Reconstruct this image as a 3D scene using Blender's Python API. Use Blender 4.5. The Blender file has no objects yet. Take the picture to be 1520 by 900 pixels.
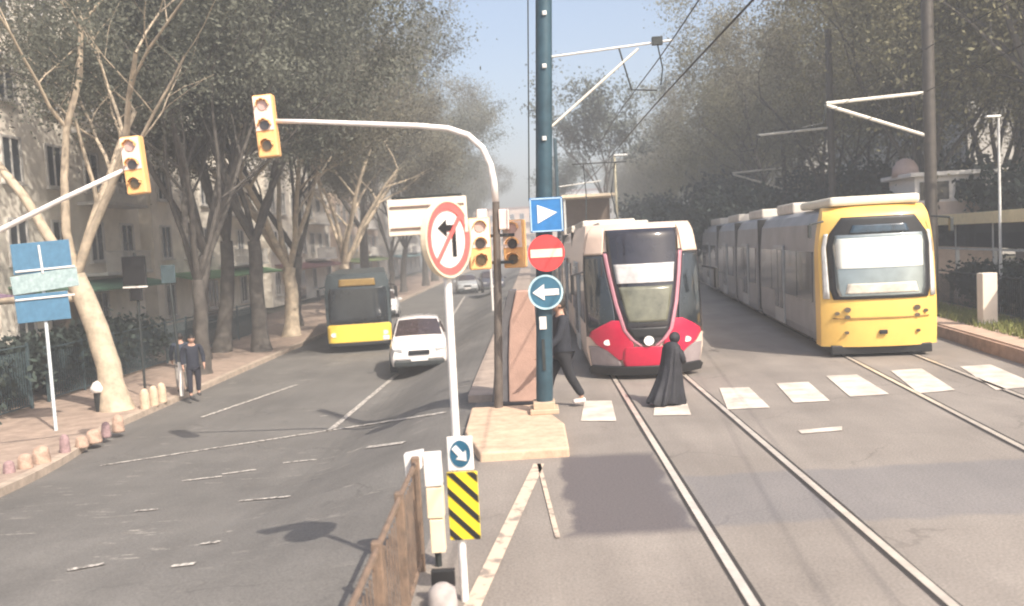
import bpy, bmesh, math, random
from mathutils import Vector, Matrix, noise
R = math.radians
rnd = random.Random(7)
sc = bpy.context.scene
col = sc.collection

# ------------------------------------------------------------ camera, sky, sun
H_CAM = 2.85; F = 1300.0
CM = Matrix.Rotation(R(1.45), 4, 'Z') @ Matrix.Rotation(R(90 - 3.8), 4, 'X') @ Matrix.Rotation(R(-3.0), 4, 'Z')
cd = bpy.data.cameras.new('camera'); cam = bpy.data.objects.new('camera', cd); col.objects.link(cam)
cam.matrix_world = Matrix.Translation((0, 0, H_CAM)) @ CM
cd.sensor_width = 36; cd.lens = 36 * F / 1520; cd.clip_end = 3000; cd.clip_start = .1
cd.dof.use_dof = True; cd.dof.focus_distance = 14; cd.dof.aperture_fstop = 1.1
sc.camera = cam
sc.cycles.filter_width = 2.0

SUN = Vector((.62, -.78, 1.0)).normalized()
el = math.asin(SUN.z)
w = bpy.data.worlds.new('World'); sc.world = w; w.use_nodes = True
wn = w.node_tree; bg = wn.nodes['Background']
sky = wn.nodes.new('ShaderNodeTexSky'); sky.sky_type = 'NISHITA'; sky.sun_disc = False
sky.sun_elevation = el; sky.sun_rotation = math.atan2(SUN.x, SUN.y)
sky.air_density = 1.0; sky.dust_density = 4.0; sky.ozone_density = 1.1
wn.links.new(sky.outputs[0], bg.inputs[0]); bg.inputs[1].default_value = .15
sd = bpy.data.lights.new('sun', 'SUN'); sd.energy = 4.6; sd.angle = R(.6); sd.color = (1, .90, .78)
so = bpy.data.objects.new('sun', sd); col.objects.link(so)
so.rotation_euler = (-SUN).to_track_quat('-Z', 'Y').to_euler(); so.location = (20, -20, 40)
vs = sc.view_settings; vs.view_transform = 'Standard'; vs.look = 'None'; vs.gamma = 1; vs.exposure = .68
vs.use_curve_mapping = False

# ------------------------------------------------------------ ground heights and pixel helpers
def ss(u): u = max(0., min(1., u)); return u * u * (3 - 2 * u)
def gz(x, y): return -1.0 * ss((-1.25 - x) / 3.0) * ss((y - 4) / 14.0)
def ray(px, py): return CM.to_3x3() @ Vector(((px - 760) / F, (450 - py) / F, -1))
def at(px, py, D):
    d = ray(px, py); return Vector((0, 0, H_CAM)) + d * (D / d.y)
def atg(px, py, up=0):
    d = ray(px, py); z = 0
    for _ in range(30):
        p = Vector((0, 0, H_CAM)) + d * ((z + up - H_CAM) / d.z); z = .5 * z + .5 * gz(p.x, p.y)
    return p

# ------------------------------------------------------------ materials
MATS = {}
def mat(name, c, rough=.6, metal=0., var=.12, scale=6., bump=0., bscale=40., spec=.5, coat=0., c2=None, thr=None, island=0., trans=0.):
    if name in MATS: return MATS[name]
    m = bpy.data.materials.new(name); m.use_nodes = True; MATS[name] = m
    nt = m.node_tree; N = nt.nodes; L = nt.links; b = N['Principled BSDF']
    b.inputs['Roughness'].default_value = rough; b.inputs['Metallic'].default_value = metal
    b.inputs['Specular IOR Level'].default_value = spec; b.inputs['Coat Weight'].default_value = coat
    tc = N.new('ShaderNodeTexCoord')
    n1 = N.new('ShaderNodeTexNoise'); n1.inputs['Scale'].default_value = scale; n1.inputs['Detail'].default_value = 6
    n1.inputs['Roughness'].default_value = .65
    L.new(tc.outputs['Object'], n1.inputs['Vector'])
    cr = N.new('ShaderNodeValToRGB'); L.new(n1.outputs['Fac'], cr.inputs['Fac'])
    lo = [max(0, v * (1 - var)) for v in c]; hi = [min(1, v * (1 + var)) for v in c]
    cr.color_ramp.elements[0].position = .3; cr.color_ramp.elements[1].position = .7
    cr.color_ramp.elements[0].color = (*(c2 or lo), 1); cr.color_ramp.elements[1].color = (*hi, 1)
    if thr: cr.color_ramp.elements[0].position, cr.color_ramp.elements[1].position = thr
    out = cr.outputs['Color']
    if island:
        g = N.new('ShaderNodeNewGeometry'); hs = N.new('ShaderNodeHueSaturation')
        mp = N.new('ShaderNodeMapRange'); mp.inputs[3].default_value = 1 - island; mp.inputs[4].default_value = 1 + island
        L.new(g.outputs['Random Per Island'], mp.inputs[0]); L.new(mp.outputs[0], hs.inputs['Value']); L.new(out, hs.inputs['Color'])
        out = hs.outputs['Color']
    L.new(out, b.inputs['Base Color'])
    if bump:
        n2 = N.new('ShaderNodeTexNoise'); n2.inputs['Scale'].default_value = bscale; n2.inputs['Detail'].default_value = 4
        L.new(tc.outputs['Object'], n2.inputs['Vector'])
        bp = N.new('ShaderNodeBump'); bp.inputs['Strength'].default_value = bump; bp.inputs['Distance'].default_value = .02
        L.new(n2.outputs['Fac'], bp.inputs['Height']); L.new(bp.outputs[0], b.inputs['Normal'])
    if trans:
        t = N.new('ShaderNodeBsdfTranslucent'); L.new(out, t.inputs['Color'])
        mx = N.new('ShaderNodeMixShader'); mx.inputs[0].default_value = trans
        L.new(b.outputs[0], mx.inputs[1]); L.new(t.outputs[0], mx.inputs[2]); L.new(mx.outputs[0], N['Material Output'].inputs['Surface'])
    return m

def asphalt(name, base, light, patches=(), glints=None, stain=.5):
    """asphalt with aggregate grain, broad wear, darker patches, cracks and (worn) pale flecks painting light reflected off the road"""
    m = bpy.data.materials.new(name); m.use_nodes = True; nt = m.node_tree; N = nt.nodes; L = nt.links; b = N['Principled BSDF']
    b.inputs['Roughness'].default_value = .82
    tc = N.new('ShaderNodeTexCoord').outputs['Object']
    def nz(s, d=5, r=.6, vec=tc):
        n = N.new('ShaderNodeTexNoise'); n.inputs['Scale'].default_value = s; n.inputs['Detail'].default_value = d; n.inputs['Roughness'].default_value = r
        L.new(vec, n.inputs['Vector']); return n.outputs['Fac']
    def ramp(src, p0, p1, c0, c1):
        r = N.new('ShaderNodeValToRGB'); L.new(src, r.inputs['Fac']); e = r.color_ramp.elements
        e[0].position = p0; e[1].position = p1; e[0].color = (*c0, 1); e[1].color = (*c1, 1); return r.outputs['Color']
    def mix(f, a, bb, mode='MIX'):
        x = N.new('ShaderNodeMix'); x.data_type = 'RGBA'; x.blend_type = mode
        if isinstance(f, float): x.inputs[0].default_value = f
        else: L.new(f, x.inputs[0])
        for s, v in ((6, a), (7, bb)):
            if isinstance(v, tuple): x.inputs[s].default_value = (*v, 1)
            else: L.new(v, x.inputs[s])
        return x.outputs[2]
    g3 = lambda v: (v, v, v)
    c = ramp(nz(.35, 6, .6), .3, .72, base, light)
    grain = ramp(nz(38, 4, .75), .32, .68, g3(.68), g3(1.3)); c = mix(1., c, grain, 'MULTIPLY')
    mp = N.new('ShaderNodeMapping'); mp.inputs['Scale'].default_value = (2.2, .22, 1); L.new(tc, mp.inputs['Vector'])
    streak = ramp(nz(1., 5, .6, mp.outputs[0]), .35, .7, g3(.8), g3(1.12)); c = mix(stain, c, mix(1., c, streak, 'MULTIPLY'))
    vo = N.new('ShaderNodeTexVoronoi'); vo.feature = 'DISTANCE_TO_EDGE'; vo.inputs['Scale'].default_value = .45
    ws = N.new('ShaderNodeVectorMath'); ws.operation = 'ADD'
    nn = N.new('ShaderNodeTexNoise'); nn.inputs['Scale'].default_value = 1.5; nn.inputs['Detail'].default_value = 4; L.new(tc, nn.inputs['Vector'])
    L.new(tc, ws.inputs[0]); L.new(nn.outputs['Color'], ws.inputs[1]); L.new(ws.outputs[0], vo.inputs['Vector'])
    cr = ramp(vo.outputs['Distance'], .004, .012, g3(1), g3(0)); crm = mix(1., cr, ramp(nz(.5, 2), .5, .6, g3(0), g3(1)), 'MULTIPLY')
    c = mix(mix(.5, crm, (0, 0, 0)), c, tuple(v * .6 for v in base))
    if patches:
        sx = N.new('ShaderNodeSeparateXYZ'); pn = N.new('ShaderNodeTexNoise'); pn.inputs['Scale'].default_value = 1.3; pn.inputs['Detail'].default_value = 5; L.new(tc, pn.inputs['Vector'])
        ds = N.new('ShaderNodeVectorMath'); ds.operation = 'MULTIPLY_ADD'; L.new(pn.outputs['Color'], ds.inputs[0]); ds.inputs[1].default_value = (.5, .5, 0); L.new(tc, ds.inputs[2]); L.new(ds.outputs[0], sx.inputs[0])
        def mt(op, a, b_=0.):
            x = N.new('ShaderNodeMath'); x.operation = op
            for k, v_ in ((0, a), (1, b_)):
                if isinstance(v_, float): x.inputs[k].default_value = v_
                else: L.new(v_, x.inputs[k])
            return x.outputs[0]
        for (cx_, cy_, hw_, hh_, colr, amt) in patches:
            ax = mt('DIVIDE', mt('ABSOLUTE', mt('SUBTRACT', sx.outputs[0], float(cx_ + .25))), float(hw_)); ay = mt('DIVIDE', mt('ABSOLUTE', mt('SUBTRACT', sx.outputs[1], float(cy_ + .25))), float(hh_))
            f = ramp(mt('MAXIMUM', ax, ay), .86, 1.04, g3(amt), g3(0)); c = mix(f, c, mix(1., colr, grain, 'MULTIPLY'))
    if glints:  # bright reflections on the road put into the colour as pale flecks
        mp2 = N.new('ShaderNodeMapping'); mp2.inputs['Scale'].default_value = (1.1, 3.5, 1); L.new(tc, mp2.inputs['Vector'])
        f = mix(1., ramp(nz(1.1, 7, .75, mp2.outputs[0]), .60, .64, g3(0), g3(1)), ramp(nz(.25, 2), .45, .6, g3(0), g3(.75)), 'MULTIPLY')
        c = mix(f, c, glints)
    L.new(c, b.inputs['Base Color'])
    bp = N.new('ShaderNodeBump'); bp.inputs['Strength'].default_value = .5; bp.inputs['Distance'].default_value = .01
    L.new(nz(70, 3, .7), bp.inputs['Height']); L.new(bp.outputs[0], b.inputs['Normal'])
    MATS[name] = m; return m

M_ROAD = asphalt('road_asphalt', (.108, .102, .095), (.178, .168, .155), glints=(.42, .39, .34))
M_BED = asphalt('trackbed_asphalt', (.185, .162, .142), (.295, .26, .228), patches=[(.85, 9.9, .65, 1.7, (.10, .088, .09), .95), (4.2, 9.4, 2.9, 1.0, (.14, .14, .152), .5), (9.5, 10.0, 3.0, 1.25, (.14, .14, .152), .4)])
M_PATCH = asphalt('patch_asphalt', (.135, .13, .135), (.205, .195, .20))
M_GROUND = mat('earth', (.13, .12, .09), .9, var=.4, scale=.6, bump=.4, bscale=6)
M_PAVE = mat('pinkish_paving', (.33, .25, .2), .85, var=.3, scale=2.5, bump=.3, bscale=20)
M_KERB = mat('kerb_stone', (.42, .34, .27), .8, var=.3, scale=4, bump=.3)
M_PAINT = mat('road_paint', (.60, .53, .46), .75, var=.12, scale=2.3, c2=(.40, .35, .30), thr=(.33, .6))
M_STEEL = mat('rail_steel', (.74, .66, .57), .38, .45, var=.2, scale=3)
M_GROOVE = mat('rail_groove', (.035, .03, .028), .9, var=.4, scale=5)
M_POLE = mat('dark_teal_pole', (.035, .075, .1), .45, .2, var=.3, scale=3)
M_BLACKP = mat('dark_paint', (.03, .035, .035), .5, .1, var=.4, scale=5)
M_WHITEP = mat('white_paint', (.78, .74, .7), .5, var=.08, scale=8)
M_GALV = mat('galvanised', (.62, .62, .6), .5, .3, var=.15, scale=8)
M_CREAM = mat('cream_plastic', (.8, .66, .48), .5, var=.06)
M_YHOUS = mat('signal_yellow', (.80, .40, .12), .5, var=.12, scale=4, c2=(.78, .48, .24))
M_RED = mat('sign_red', (.7, .06, .06), .45, var=.1)
M_BLUE = mat('sign_blue', (.03, .17, .42), .4, var=.15)
M_TEALB = mat('faded_sign_blue', (.09, .21, .33), .45, var=.15)
M_BLACK = mat('black', (.015, .015, .016), .5, var=.2)
M_YEL = mat('warning_yellow', (.85, .62, .03), .45, var=.08)
M_GLASS = mat('dark_glass', (.025, .03, .035), .10, .0, var=.4, scale=1.2, spec=.6, coat=.5)
M_WSH = mat('windshield_glass', (.3, .34, .34), .07, .55, var=.35, scale=1.0, spec=.8, coat=.6)
M_RUB = mat('rubber', (.02, .02, .02), .85, var=.3)

# ------------------------------------------------------------ mesh helpers
class MB:
    def __init__(s): s.v = []; s.f = []; s.m = []
    def add(s, vs, fs, mi=0):
        k = len(s.v); s.v += [tuple(p) for p in vs]; s.f += [tuple(i + k for i in f) for f in fs]; s.m += [mi] * len(fs); return s
    def box(s, c, d, rz=0, ry=0, rx=0, mi=0, taper=1.):
        M = Matrix.Rotation(rz, 3, 'Z') @ Matrix.Rotation(ry, 3, 'Y') @ Matrix.Rotation(rx, 3, 'X'); c = Vector(c)
        vs = [c + M @ Vector((x * d[0] / 2 * (taper if z > 0 else 1), y * d[1] / 2 * (taper if z > 0 else 1), z * d[2] / 2)) for x in (-1, 1) for y in (-1, 1) for z in (-1, 1)]
        return s.add(vs, [(0, 1, 3, 2), (4, 6, 7, 5), (0, 4, 5, 1), (2, 3, 7, 6), (0, 2, 6, 4), (1, 5, 7, 3)], mi)
    def tube(s, pts, r, n=10, mi=0, cap=True):
        pts = [Vector(p) for p in pts]; k = len(pts); rs = r if isinstance(r, (list, tuple)) else [r] * k
        rings = []; up = None
        for i, p in enumerate(pts):
            t = (pts[min(i + 1, k - 1)] - pts[max(i - 1, 0)]).normalized()
            if up is None: up = Vector((0, 0, 1)) if abs(t.z) < .9 else Vector((1, 0, 0))
            a = t.cross(up).normalized(); b = t.cross(a).normalized(); up = -b if False else up
            rings.append([p + (a * math.cos(q) + b * math.sin(q)) * rs[i] for q in [2 * math.pi * j / n for j in range(n)]])
        vs = [v for g in rings for v in g]; fs = []
        for i in range(k - 1):
            for j in range(n):
                fs.append((i * n + j, i * n + (j + 1) % n, (i + 1) * n + (j + 1) % n, (i + 1) * n + j))
        if cap: fs += [tuple(range(n))[::-1], tuple((k - 1) * n + j for j in range(n))]
        return s.add(vs, fs, mi)
    def disc(s, c, rx, rz, y0, y1, n=36, mi=0):      # elliptical plate facing -Y, in the XZ plane
        c = Vector(c); vs = [(c.x + rx * math.cos(2 * math.pi * j / n), y, c.z + rz * math.sin(2 * math.pi * j / n)) for y in (y0, y1) for j in range(n)]
        fs = [tuple(range(n)), tuple(range(2 * n - 1, n - 1, -1))] + [(j, n + j, n + (j + 1) % n, (j + 1) % n) for j in range(n)]
        return s.add(vs, fs, mi)
    def ring(s, c, r0, r1, y0, y1, n=36, mi=0):
        vs = []
        for y in (y0, y1):
            for r in (r0, r1):
                vs += [(c[0] + r * math.cos(2 * math.pi * j / n), y, c[2] + r * math.sin(2 * math.pi * j / n)) for j in range(n)]
        fs = []
        for j in range(n):
            k = (j + 1) % n
            fs += [(j, k, n + k, n + j), (2 * n + j, 3 * n + j, 3 * n + k, 2 * n + k), (n + j, n + k, 3 * n + k, 3 * n + j), (j, 2 * n + j, 2 * n + k, k)]
        return s.add(vs, fs, mi)
    def prism(s, poly, y0, y1, mi=0):                # polygon of (x, z) thickened along Y
        n = len(poly); vs = [(x, y, z) for y in (y0, y1) for x, z in poly]
        return s.add(vs, [tuple(range(n)), tuple(range(2 * n - 1, n - 1, -1))] + [(j, n + j, n + (j + 1) % n, (j + 1) % n) for j in range(n)], mi)
    def build(s, name, mats, parent=None, bevel=0, smooth=False, label=None):
        me = bpy.data.meshes.new(name); me.from_pydata(s.v, [], s.f)
        for mm in (mats if isinstance(mats, (list, tuple)) else [mats]): me.materials.append(mm)
        me.polygons.foreach_set('material_index', s.m)
        bm = bmesh.new(); bm.from_mesh(me); bmesh.ops.recalc_face_normals(bm, faces=bm.faces); bm.to_mesh(me); bm.free()
        if smooth: me.shade_smooth()
        o = bpy.data.objects.new(name, me); col.objects.link(o); o.parent = parent
        if smooth and smooth is not True:
            me.set_sharp_from_angle(angle=R(smooth))
        if bevel:
            b = o.modifiers.new('edge', 'BEVEL'); b.width = bevel; b.segments = 2; b.limit_method = 'ANGLE'; b.angle_limit = R(40)
        if label: o['label'] = label
        return o
def T(name, label, cat, loc=(0, 0, 0), rz=0, group=None, s=1.):
    o = bpy.data.objects.new(name, None); col.objects.link(o); o.location = loc; o.rotation_euler = (0, 0, rz); o.scale = (s, s, s)
    o['label'] = label; o['category'] = cat; o.empty_display_size = .3
    if group: o['group'] = group
    return o
def tag(o, label, cat, group=None):
    o['label'] = label; o['category'] = cat
    if group: o['group'] = group
    return o
def S(o, kind='structure'): o['kind'] = kind; return o
def copy_tree(o, parent=None):
    c = o.copy(); col.objects.link(c); c.parent = parent
    for ch in list(o.children): copy_tree(ch, c)
    return c

def sheet(name, m, y0, y1, xl, xr, off=0., dy=.5, dx=.25, z=None, edge=0):
    """a ground-following sheet between x = xl(y) and x = xr(y)"""
    b = MB(); ny = max(2, int((y1 - y0) / dy) + 1); wmax = max(xr(y0) - xl(y0), xr(y1) - xl(y1)); nx = max(2, int(wmax / dx) + 1)
    vs = []
    for i in range(ny):
        y = y0 + (y1 - y0) * i / (ny - 1)
        for j in range(nx):
            x = xl(y) + (xr(y) - xl(y)) * j / (nx - 1)
            vs.append((x, y, (gz(x, y) if z is None else z) + off))
    fs = [(i * nx + j, i * nx + j + 1, (i + 1) * nx + j + 1, (i + 1) * nx + j) for i in range(ny - 1) for j in range(nx - 1)]
    b.add(vs, fs)
    if edge:                                        # side faces down, for kerbs
        rim = [j for j in range(nx)] + [i * nx + nx - 1 for i in range(1, ny)] + [(ny - 1) * nx + j for j in range(nx - 2, -1, -1)] + [i * nx for i in range(ny - 2, 0, -1)]
        k = len(rim); b.add([vs[i] for i in rim] + [(vs[i][0], vs[i][1], vs[i][2] - edge) for i in rim], [(i, (i + 1) % k, k + (i + 1) % k, k + i) for i in range(k)])
    return S(b.build(name, m))

# ------------------------------------------------------------ ground, roads, tracks
def geo(a, b, n): return [a + (b - a) * (i / n) for i in range(n + 1)]
b = MB(); xs = [-700, -300, -120, -60] + geo(-30, -6, 12) + geo(-5.5, 0, 22) + geo(1, 30, 10) + [60, 120, 300, 700]
ys = [-60, -20] + geo(-6, 24, 60) + geo(26, 80, 12) + [110, 160, 250, 400, 700, 1200]
vs = [(x, y, gz(x, y) - .06) for y in ys for x in xs]; nx = len(xs)
b.add(vs, [(i * nx + j, i * nx + j + 1, (i + 1) * nx + j + 1, (i + 1) * nx + j) for i in range(len(ys) - 1) for j in range(nx - 1)])
S(b.build('ground', M_GROUND))
kx = lambda y: -10.0 + max(0, (20 - y)) * .2 - max(0, 6 - y) * .3
sheet('road', M_ROAD, -5, 230, kx, lambda y: -1.15)
sheet('trackbed', M_BED, -5, 230, lambda y: -1.15, lambda y: 9.4 + .06 * min(max(y, 0), 60), z=0)
sheet('pavement', M_PAVE, -5, 230, lambda y: -17.5, lambda y: kx(y) - .22, off=.14, edge=.3)
sheet('kerb', M_KERB, -5, 230, lambda y: kx(y) - .22, lambda y: kx(y), off=.145, edge=.3)
# ragged-edged asphalt patches
def quad_patch(name, m, pts, off, n=30):
    P = [atg(*p) for p in pts]; b = MB(); vs = []
    for i in range(n + 1):
        for j in range(n + 1):
            u, v = i / n, j / n; p = (P[0] * (1 - u) + P[1] * u) * (1 - v) + (P[3] * (1 - u) + P[2] * u) * v
            if i in (0, n) or j in (0, n): p = p + Vector((noise.noise(p * 1.7), noise.noise(p * 1.7 + Vector((9, 3, 1))), 0)) * .16 + Vector((noise.noise(p * 7), noise.noise(p * 7 + Vector((4, 8, 1))), 0)) * .05
            vs.append((p.x, p.y, gz(p.x, p.y) + off))
    b.add(vs, [(i * (n + 1) + j, (i + 1) * (n + 1) + j, (i + 1) * (n + 1) + j + 1, i * (n + 1) + j + 1) for i in range(n) for j in range(n)])
    return S(b.build(name, m))
# painted markings
def line(b, p, q, w0, n=20):
    P, Q = atg(*p), atg(*q); d = (Q - P); d.z = 0; s = Vector((-d.y, d.x, 0)).normalized() * w0 / 2; vs = []
    for i in range(n + 1):
        c = atg(p[0] + (q[0] - p[0]) * i / n, p[1] + (q[1] - p[1]) * i / n)
        for k in (-1, 1): e = c + s * k; vs.append((e.x, e.y, gz(e.x, e.y) + .014))
    b.add(vs, [(2 * i, 2 * i + 1, 2 * i + 3, 2 * i + 2) for i in range(n)])
b = MB(); line(b, (150, 692), (662, 613), .13); line(b, (488, 641), (590, 556), .13)
line(b, (300, 620), (440, 572), .12); line(b, (665, 480), (690, 440), .12)
for p, q in (((270, 715), (330, 708)), ((330, 705), (380, 698)), ((200, 760), (235, 757)), ((355, 745), (430, 738)), ((545, 665), (600, 658)), ((420, 688), (470, 683)), ((100, 848), (155, 838)), ((255, 842), (290, 838)), ((300, 808), (325, 806))):
    line(b, p, q, .10, 4)
S(b.build('lane_marking', mat('worn_paint', (.55, .51, .46), .75, var=.1, scale=14, c2=(.17, .155, .14), thr=(.44, .54))))
b = MB()
for q in ([(868, 596), (908, 596), (915, 626), (862, 626)], [(972, 601), (1020, 600), (1026, 617), (970, 618)], [(1068, 577), (1112, 576), (1143, 606), (1080, 609)],
          [(1152, 570), (1200, 568), (1232, 596), (1178, 599)], [(1226, 559), (1272, 557), (1320, 586), (1262, 590)], [(1322, 551), (1368, 548), (1418, 580), (1364, 585)],
          [(1425, 545), (1470, 542), (1545, 574), (1478, 580)], [(1185, 640), (1250, 634), (1250, 640), (1190, 645)]):
    P = [atg(*p) for p in q]; b.add([(p.x, p.y, .012) for p in P], [(0, 1, 2, 3)])
S(b.build('zebra_crossing', M_PAINT))
b = MB(); line(b, (800, 690), (700, 905), .14); line(b, (800, 690), (828, 800), .05)
S(b.build('edge_line', mat('old_cream_paint', (.5, .4, .31), .8, var=.15, scale=6, c2=(.25, .21, .18), thr=(.36, .5))))
# rails
T1 = lambda y: 2.28
def T2(y): return 7.2 + .10 * (min(y, 45) - 16) + (0 if y < 45 else .10 * (y - 45))
def rails(fx, y0, y1, nm):
    for sgn in (-1, 1):
        for part, (a, c, z, m) in {'rail': (-.04, .04, .012, M_STEEL), 'rail_groove': (.035, .085, .006, M_GROOVE), 'rail_seam': (-.075, -.035, .006, M_GROOVE)}.items():
            a2, c2 = (a, c) if sgn < 0 else (-c, -a)
            b = MB(); ys_ = [y0 + (y1 - y0) * i / 60 for i in range(61)]; vs = []
            for y in ys_:
                jag = (noise.noise(Vector((y * 2.5, sgn, z * 99))) * .03 if part == 'rail_seam' else 0)
                for k, xx in enumerate((a2, c2)):
                    outer = (k == 0) == (sgn < 0)
                    vs.append((fx(y) + sgn * .7175 + xx + (jag if outer else 0), y, z))
            b.add(vs, [(2 * i, 2 * i + 1, 2 * i + 3, 2 * i + 2) for i in range(60)])
            S(b.build(part, m))
rails(T1, 1, 120, 'a'); rails(T2, 1, 90, 'b')
# island at the foot of the poles
b = MB(); P = [atg(*p, up=.13) for p in [(712, 672), (845, 664), (838, 628), (800, 600), (700, 605), (690, 640)]]
n = len(P); b.add([(p.x, p.y, .13) for p in P] + [(p.x, p.y, -.35) for p in P], [tuple(range(n)), tuple(range(2 * n - 1, n - 1, -1))] + [(j, n + j, n + (j + 1) % n, (j + 1) % n) for j in range(n)])
S(b.build('traffic_island', mat('island_stone', (.52, .38, .27), .85, var=.25, scale=5, bump=.3), bevel=.03))
sheet('median_strip', mat('median_paving', (.36, .29, .24), .85, var=.25, scale=2.5, bump=.3), 15.9, 200, lambda y: -1.3, lambda y: -.2, off=.13, edge=.4, z=0)

# ------------------------------------------------------------ far structure: buildings
M_WIN = mat('window_pane', (.05, .06, .07), .15, var=.5, scale=.7, spec=.8)
M_FRAME = mat('window_frame', (.6, .58, .55), .6)
def building(label, x, y, w_, d_, st, wallc, rz=0, sh=3.1, shop=True, nwin=None, roofc=(.3, .16, .12)):
    """facade of the local -Y side looks to the street"""
    r = T('apartment_building', label, 'building', (x, y, gz(x, y) + .1), rz)
    h = st * sh + 1; wm = mat('wall_%d_%d' % (int(x * 10), int(y)), wallc, .85, var=.18, scale=.8, bump=.15, bscale=10)
    MB().box((0, d_ / 2, h / 2), (w_, d_, h)).build('wall', wm, r)
    MB().box((0, d_ / 2, h + .14), (w_ + .5, d_ + .5, .28)).build('roof', mat('roof_%d' % int(y), roofc, .9, var=.3), r, bevel=.03)
    nw = nwin or max(2, int(w_ / 2.6)); fr = gl = None
    bal = MB()
    for s_ in range(st):
        z = s_ * sh + 1.75
        for i in range(nw):
            xx = -w_ / 2 + w_ * (i + .5) / nw
            if s_ == 0 and shop:
                if i % 2: continue
            if fr is None:
                f = MB()
                for a in (-1, 1):
                    f.box((a * .6, -.03, 0), (.1, .12, 1.7)); f.box((0, -.03, a * .85), (1.3, .12, .1))
                f.box((0, -.02, 0), (.06, .1, 1.6)); f.box((0, -.08, -.93), (1.45, .22, .06))
                fr = f.build('window', M_FRAME, r); gl = MB().box((0, 0, 0), (1.12, .02, 1.62)).build('pane', M_WIN, fr)
                gl.location = (0, -.012, 0); fr.location = (xx, 0, z)
            else:
                c = fr.copy(); col.objects.link(c); c.parent = r; c.location = (xx, 0, z)
                g = gl.copy(); col.objects.link(g); g.parent = c
        if s_ and s_ % 1 == 0:
            b2 = MB(); b2.box((w_ * .2, -.55, s_ * sh + .3), (w_ * .38, 1.1, .14))
            for k in range(int(w_ * .38 / .15)): b2.box((w_ * .2 - w_ * .19 + .05 + k * .15, -1.07, s_ * sh + .8), (.03, .03, .9))
            b2.box((w_ * .2, -1.07, s_ * sh + 1.27), (w_ * .38, .05, .05)); b2.build('balcony', M_FRAME, r)
    if shop:
        MB().box((0, -.9, 2.95), (w_ * .9, 1.8, .08), rx=.2).build('awning', mat('awning_%d' % int(y), (rnd.uniform(.1, .5), rnd.uniform(.1, .4), rnd.uniform(.1, .3)), .8), r)
        MB().box((-w_ * .12, -.03, 1.3), (w_ * .2, .05, 2.4)).build('shop_window', M_GLASS, r)
    return r
HP = R(90)
LB = [(-19.5, 22, 18, (.85, .76, .62), 'cream apartment block behind the near plane tree'), (-19.5, 37.5, 12, (.84, .78, .68), 'pale grey apartment block second along the left pavement'),
      (-19.5, 54, 18, (.84, .78, .68), 'sand coloured apartment block third along the left pavement'), (-19.5, 75, 20, (.84, .78, .68), 'whitish apartment block fourth along the left pavement'),
      (-19.5, 100, 24, (.58, .47, .38), 'beige apartment block far down the left pavement'), (-19.5, 135, 36, (.6, .56, .5), 'long pale block at the far end of the left pavement')]
for x, y, w_, c, l in LB: building(l, x, y, w_, 10, 5 if w_ < 20 else 6, c, HP)
building('pinkish apartment block with balconies behind the trees at upper right', 31, 44, 26, 12, 8, (.62, .48, .42), -HP)
building('greyish apartment block behind the right-hand tree row', 34, 84, 30, 12, 6, (.5, .48, .44), -HP)
building('distant beige block behind the far end of the right tree row', 34, 130, 40, 12, 6, (.52, .5, .46), -HP)
building('pinkish building closing the far end of the avenue', -6, 235, 26, 14, 4, (.62, .47, .38), 0, shop=False)
building('pale building closing the view beside the far tram tracks', 24, 240, 30, 14, 5, (.5, .5, .5), 0, shop=False)

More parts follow.
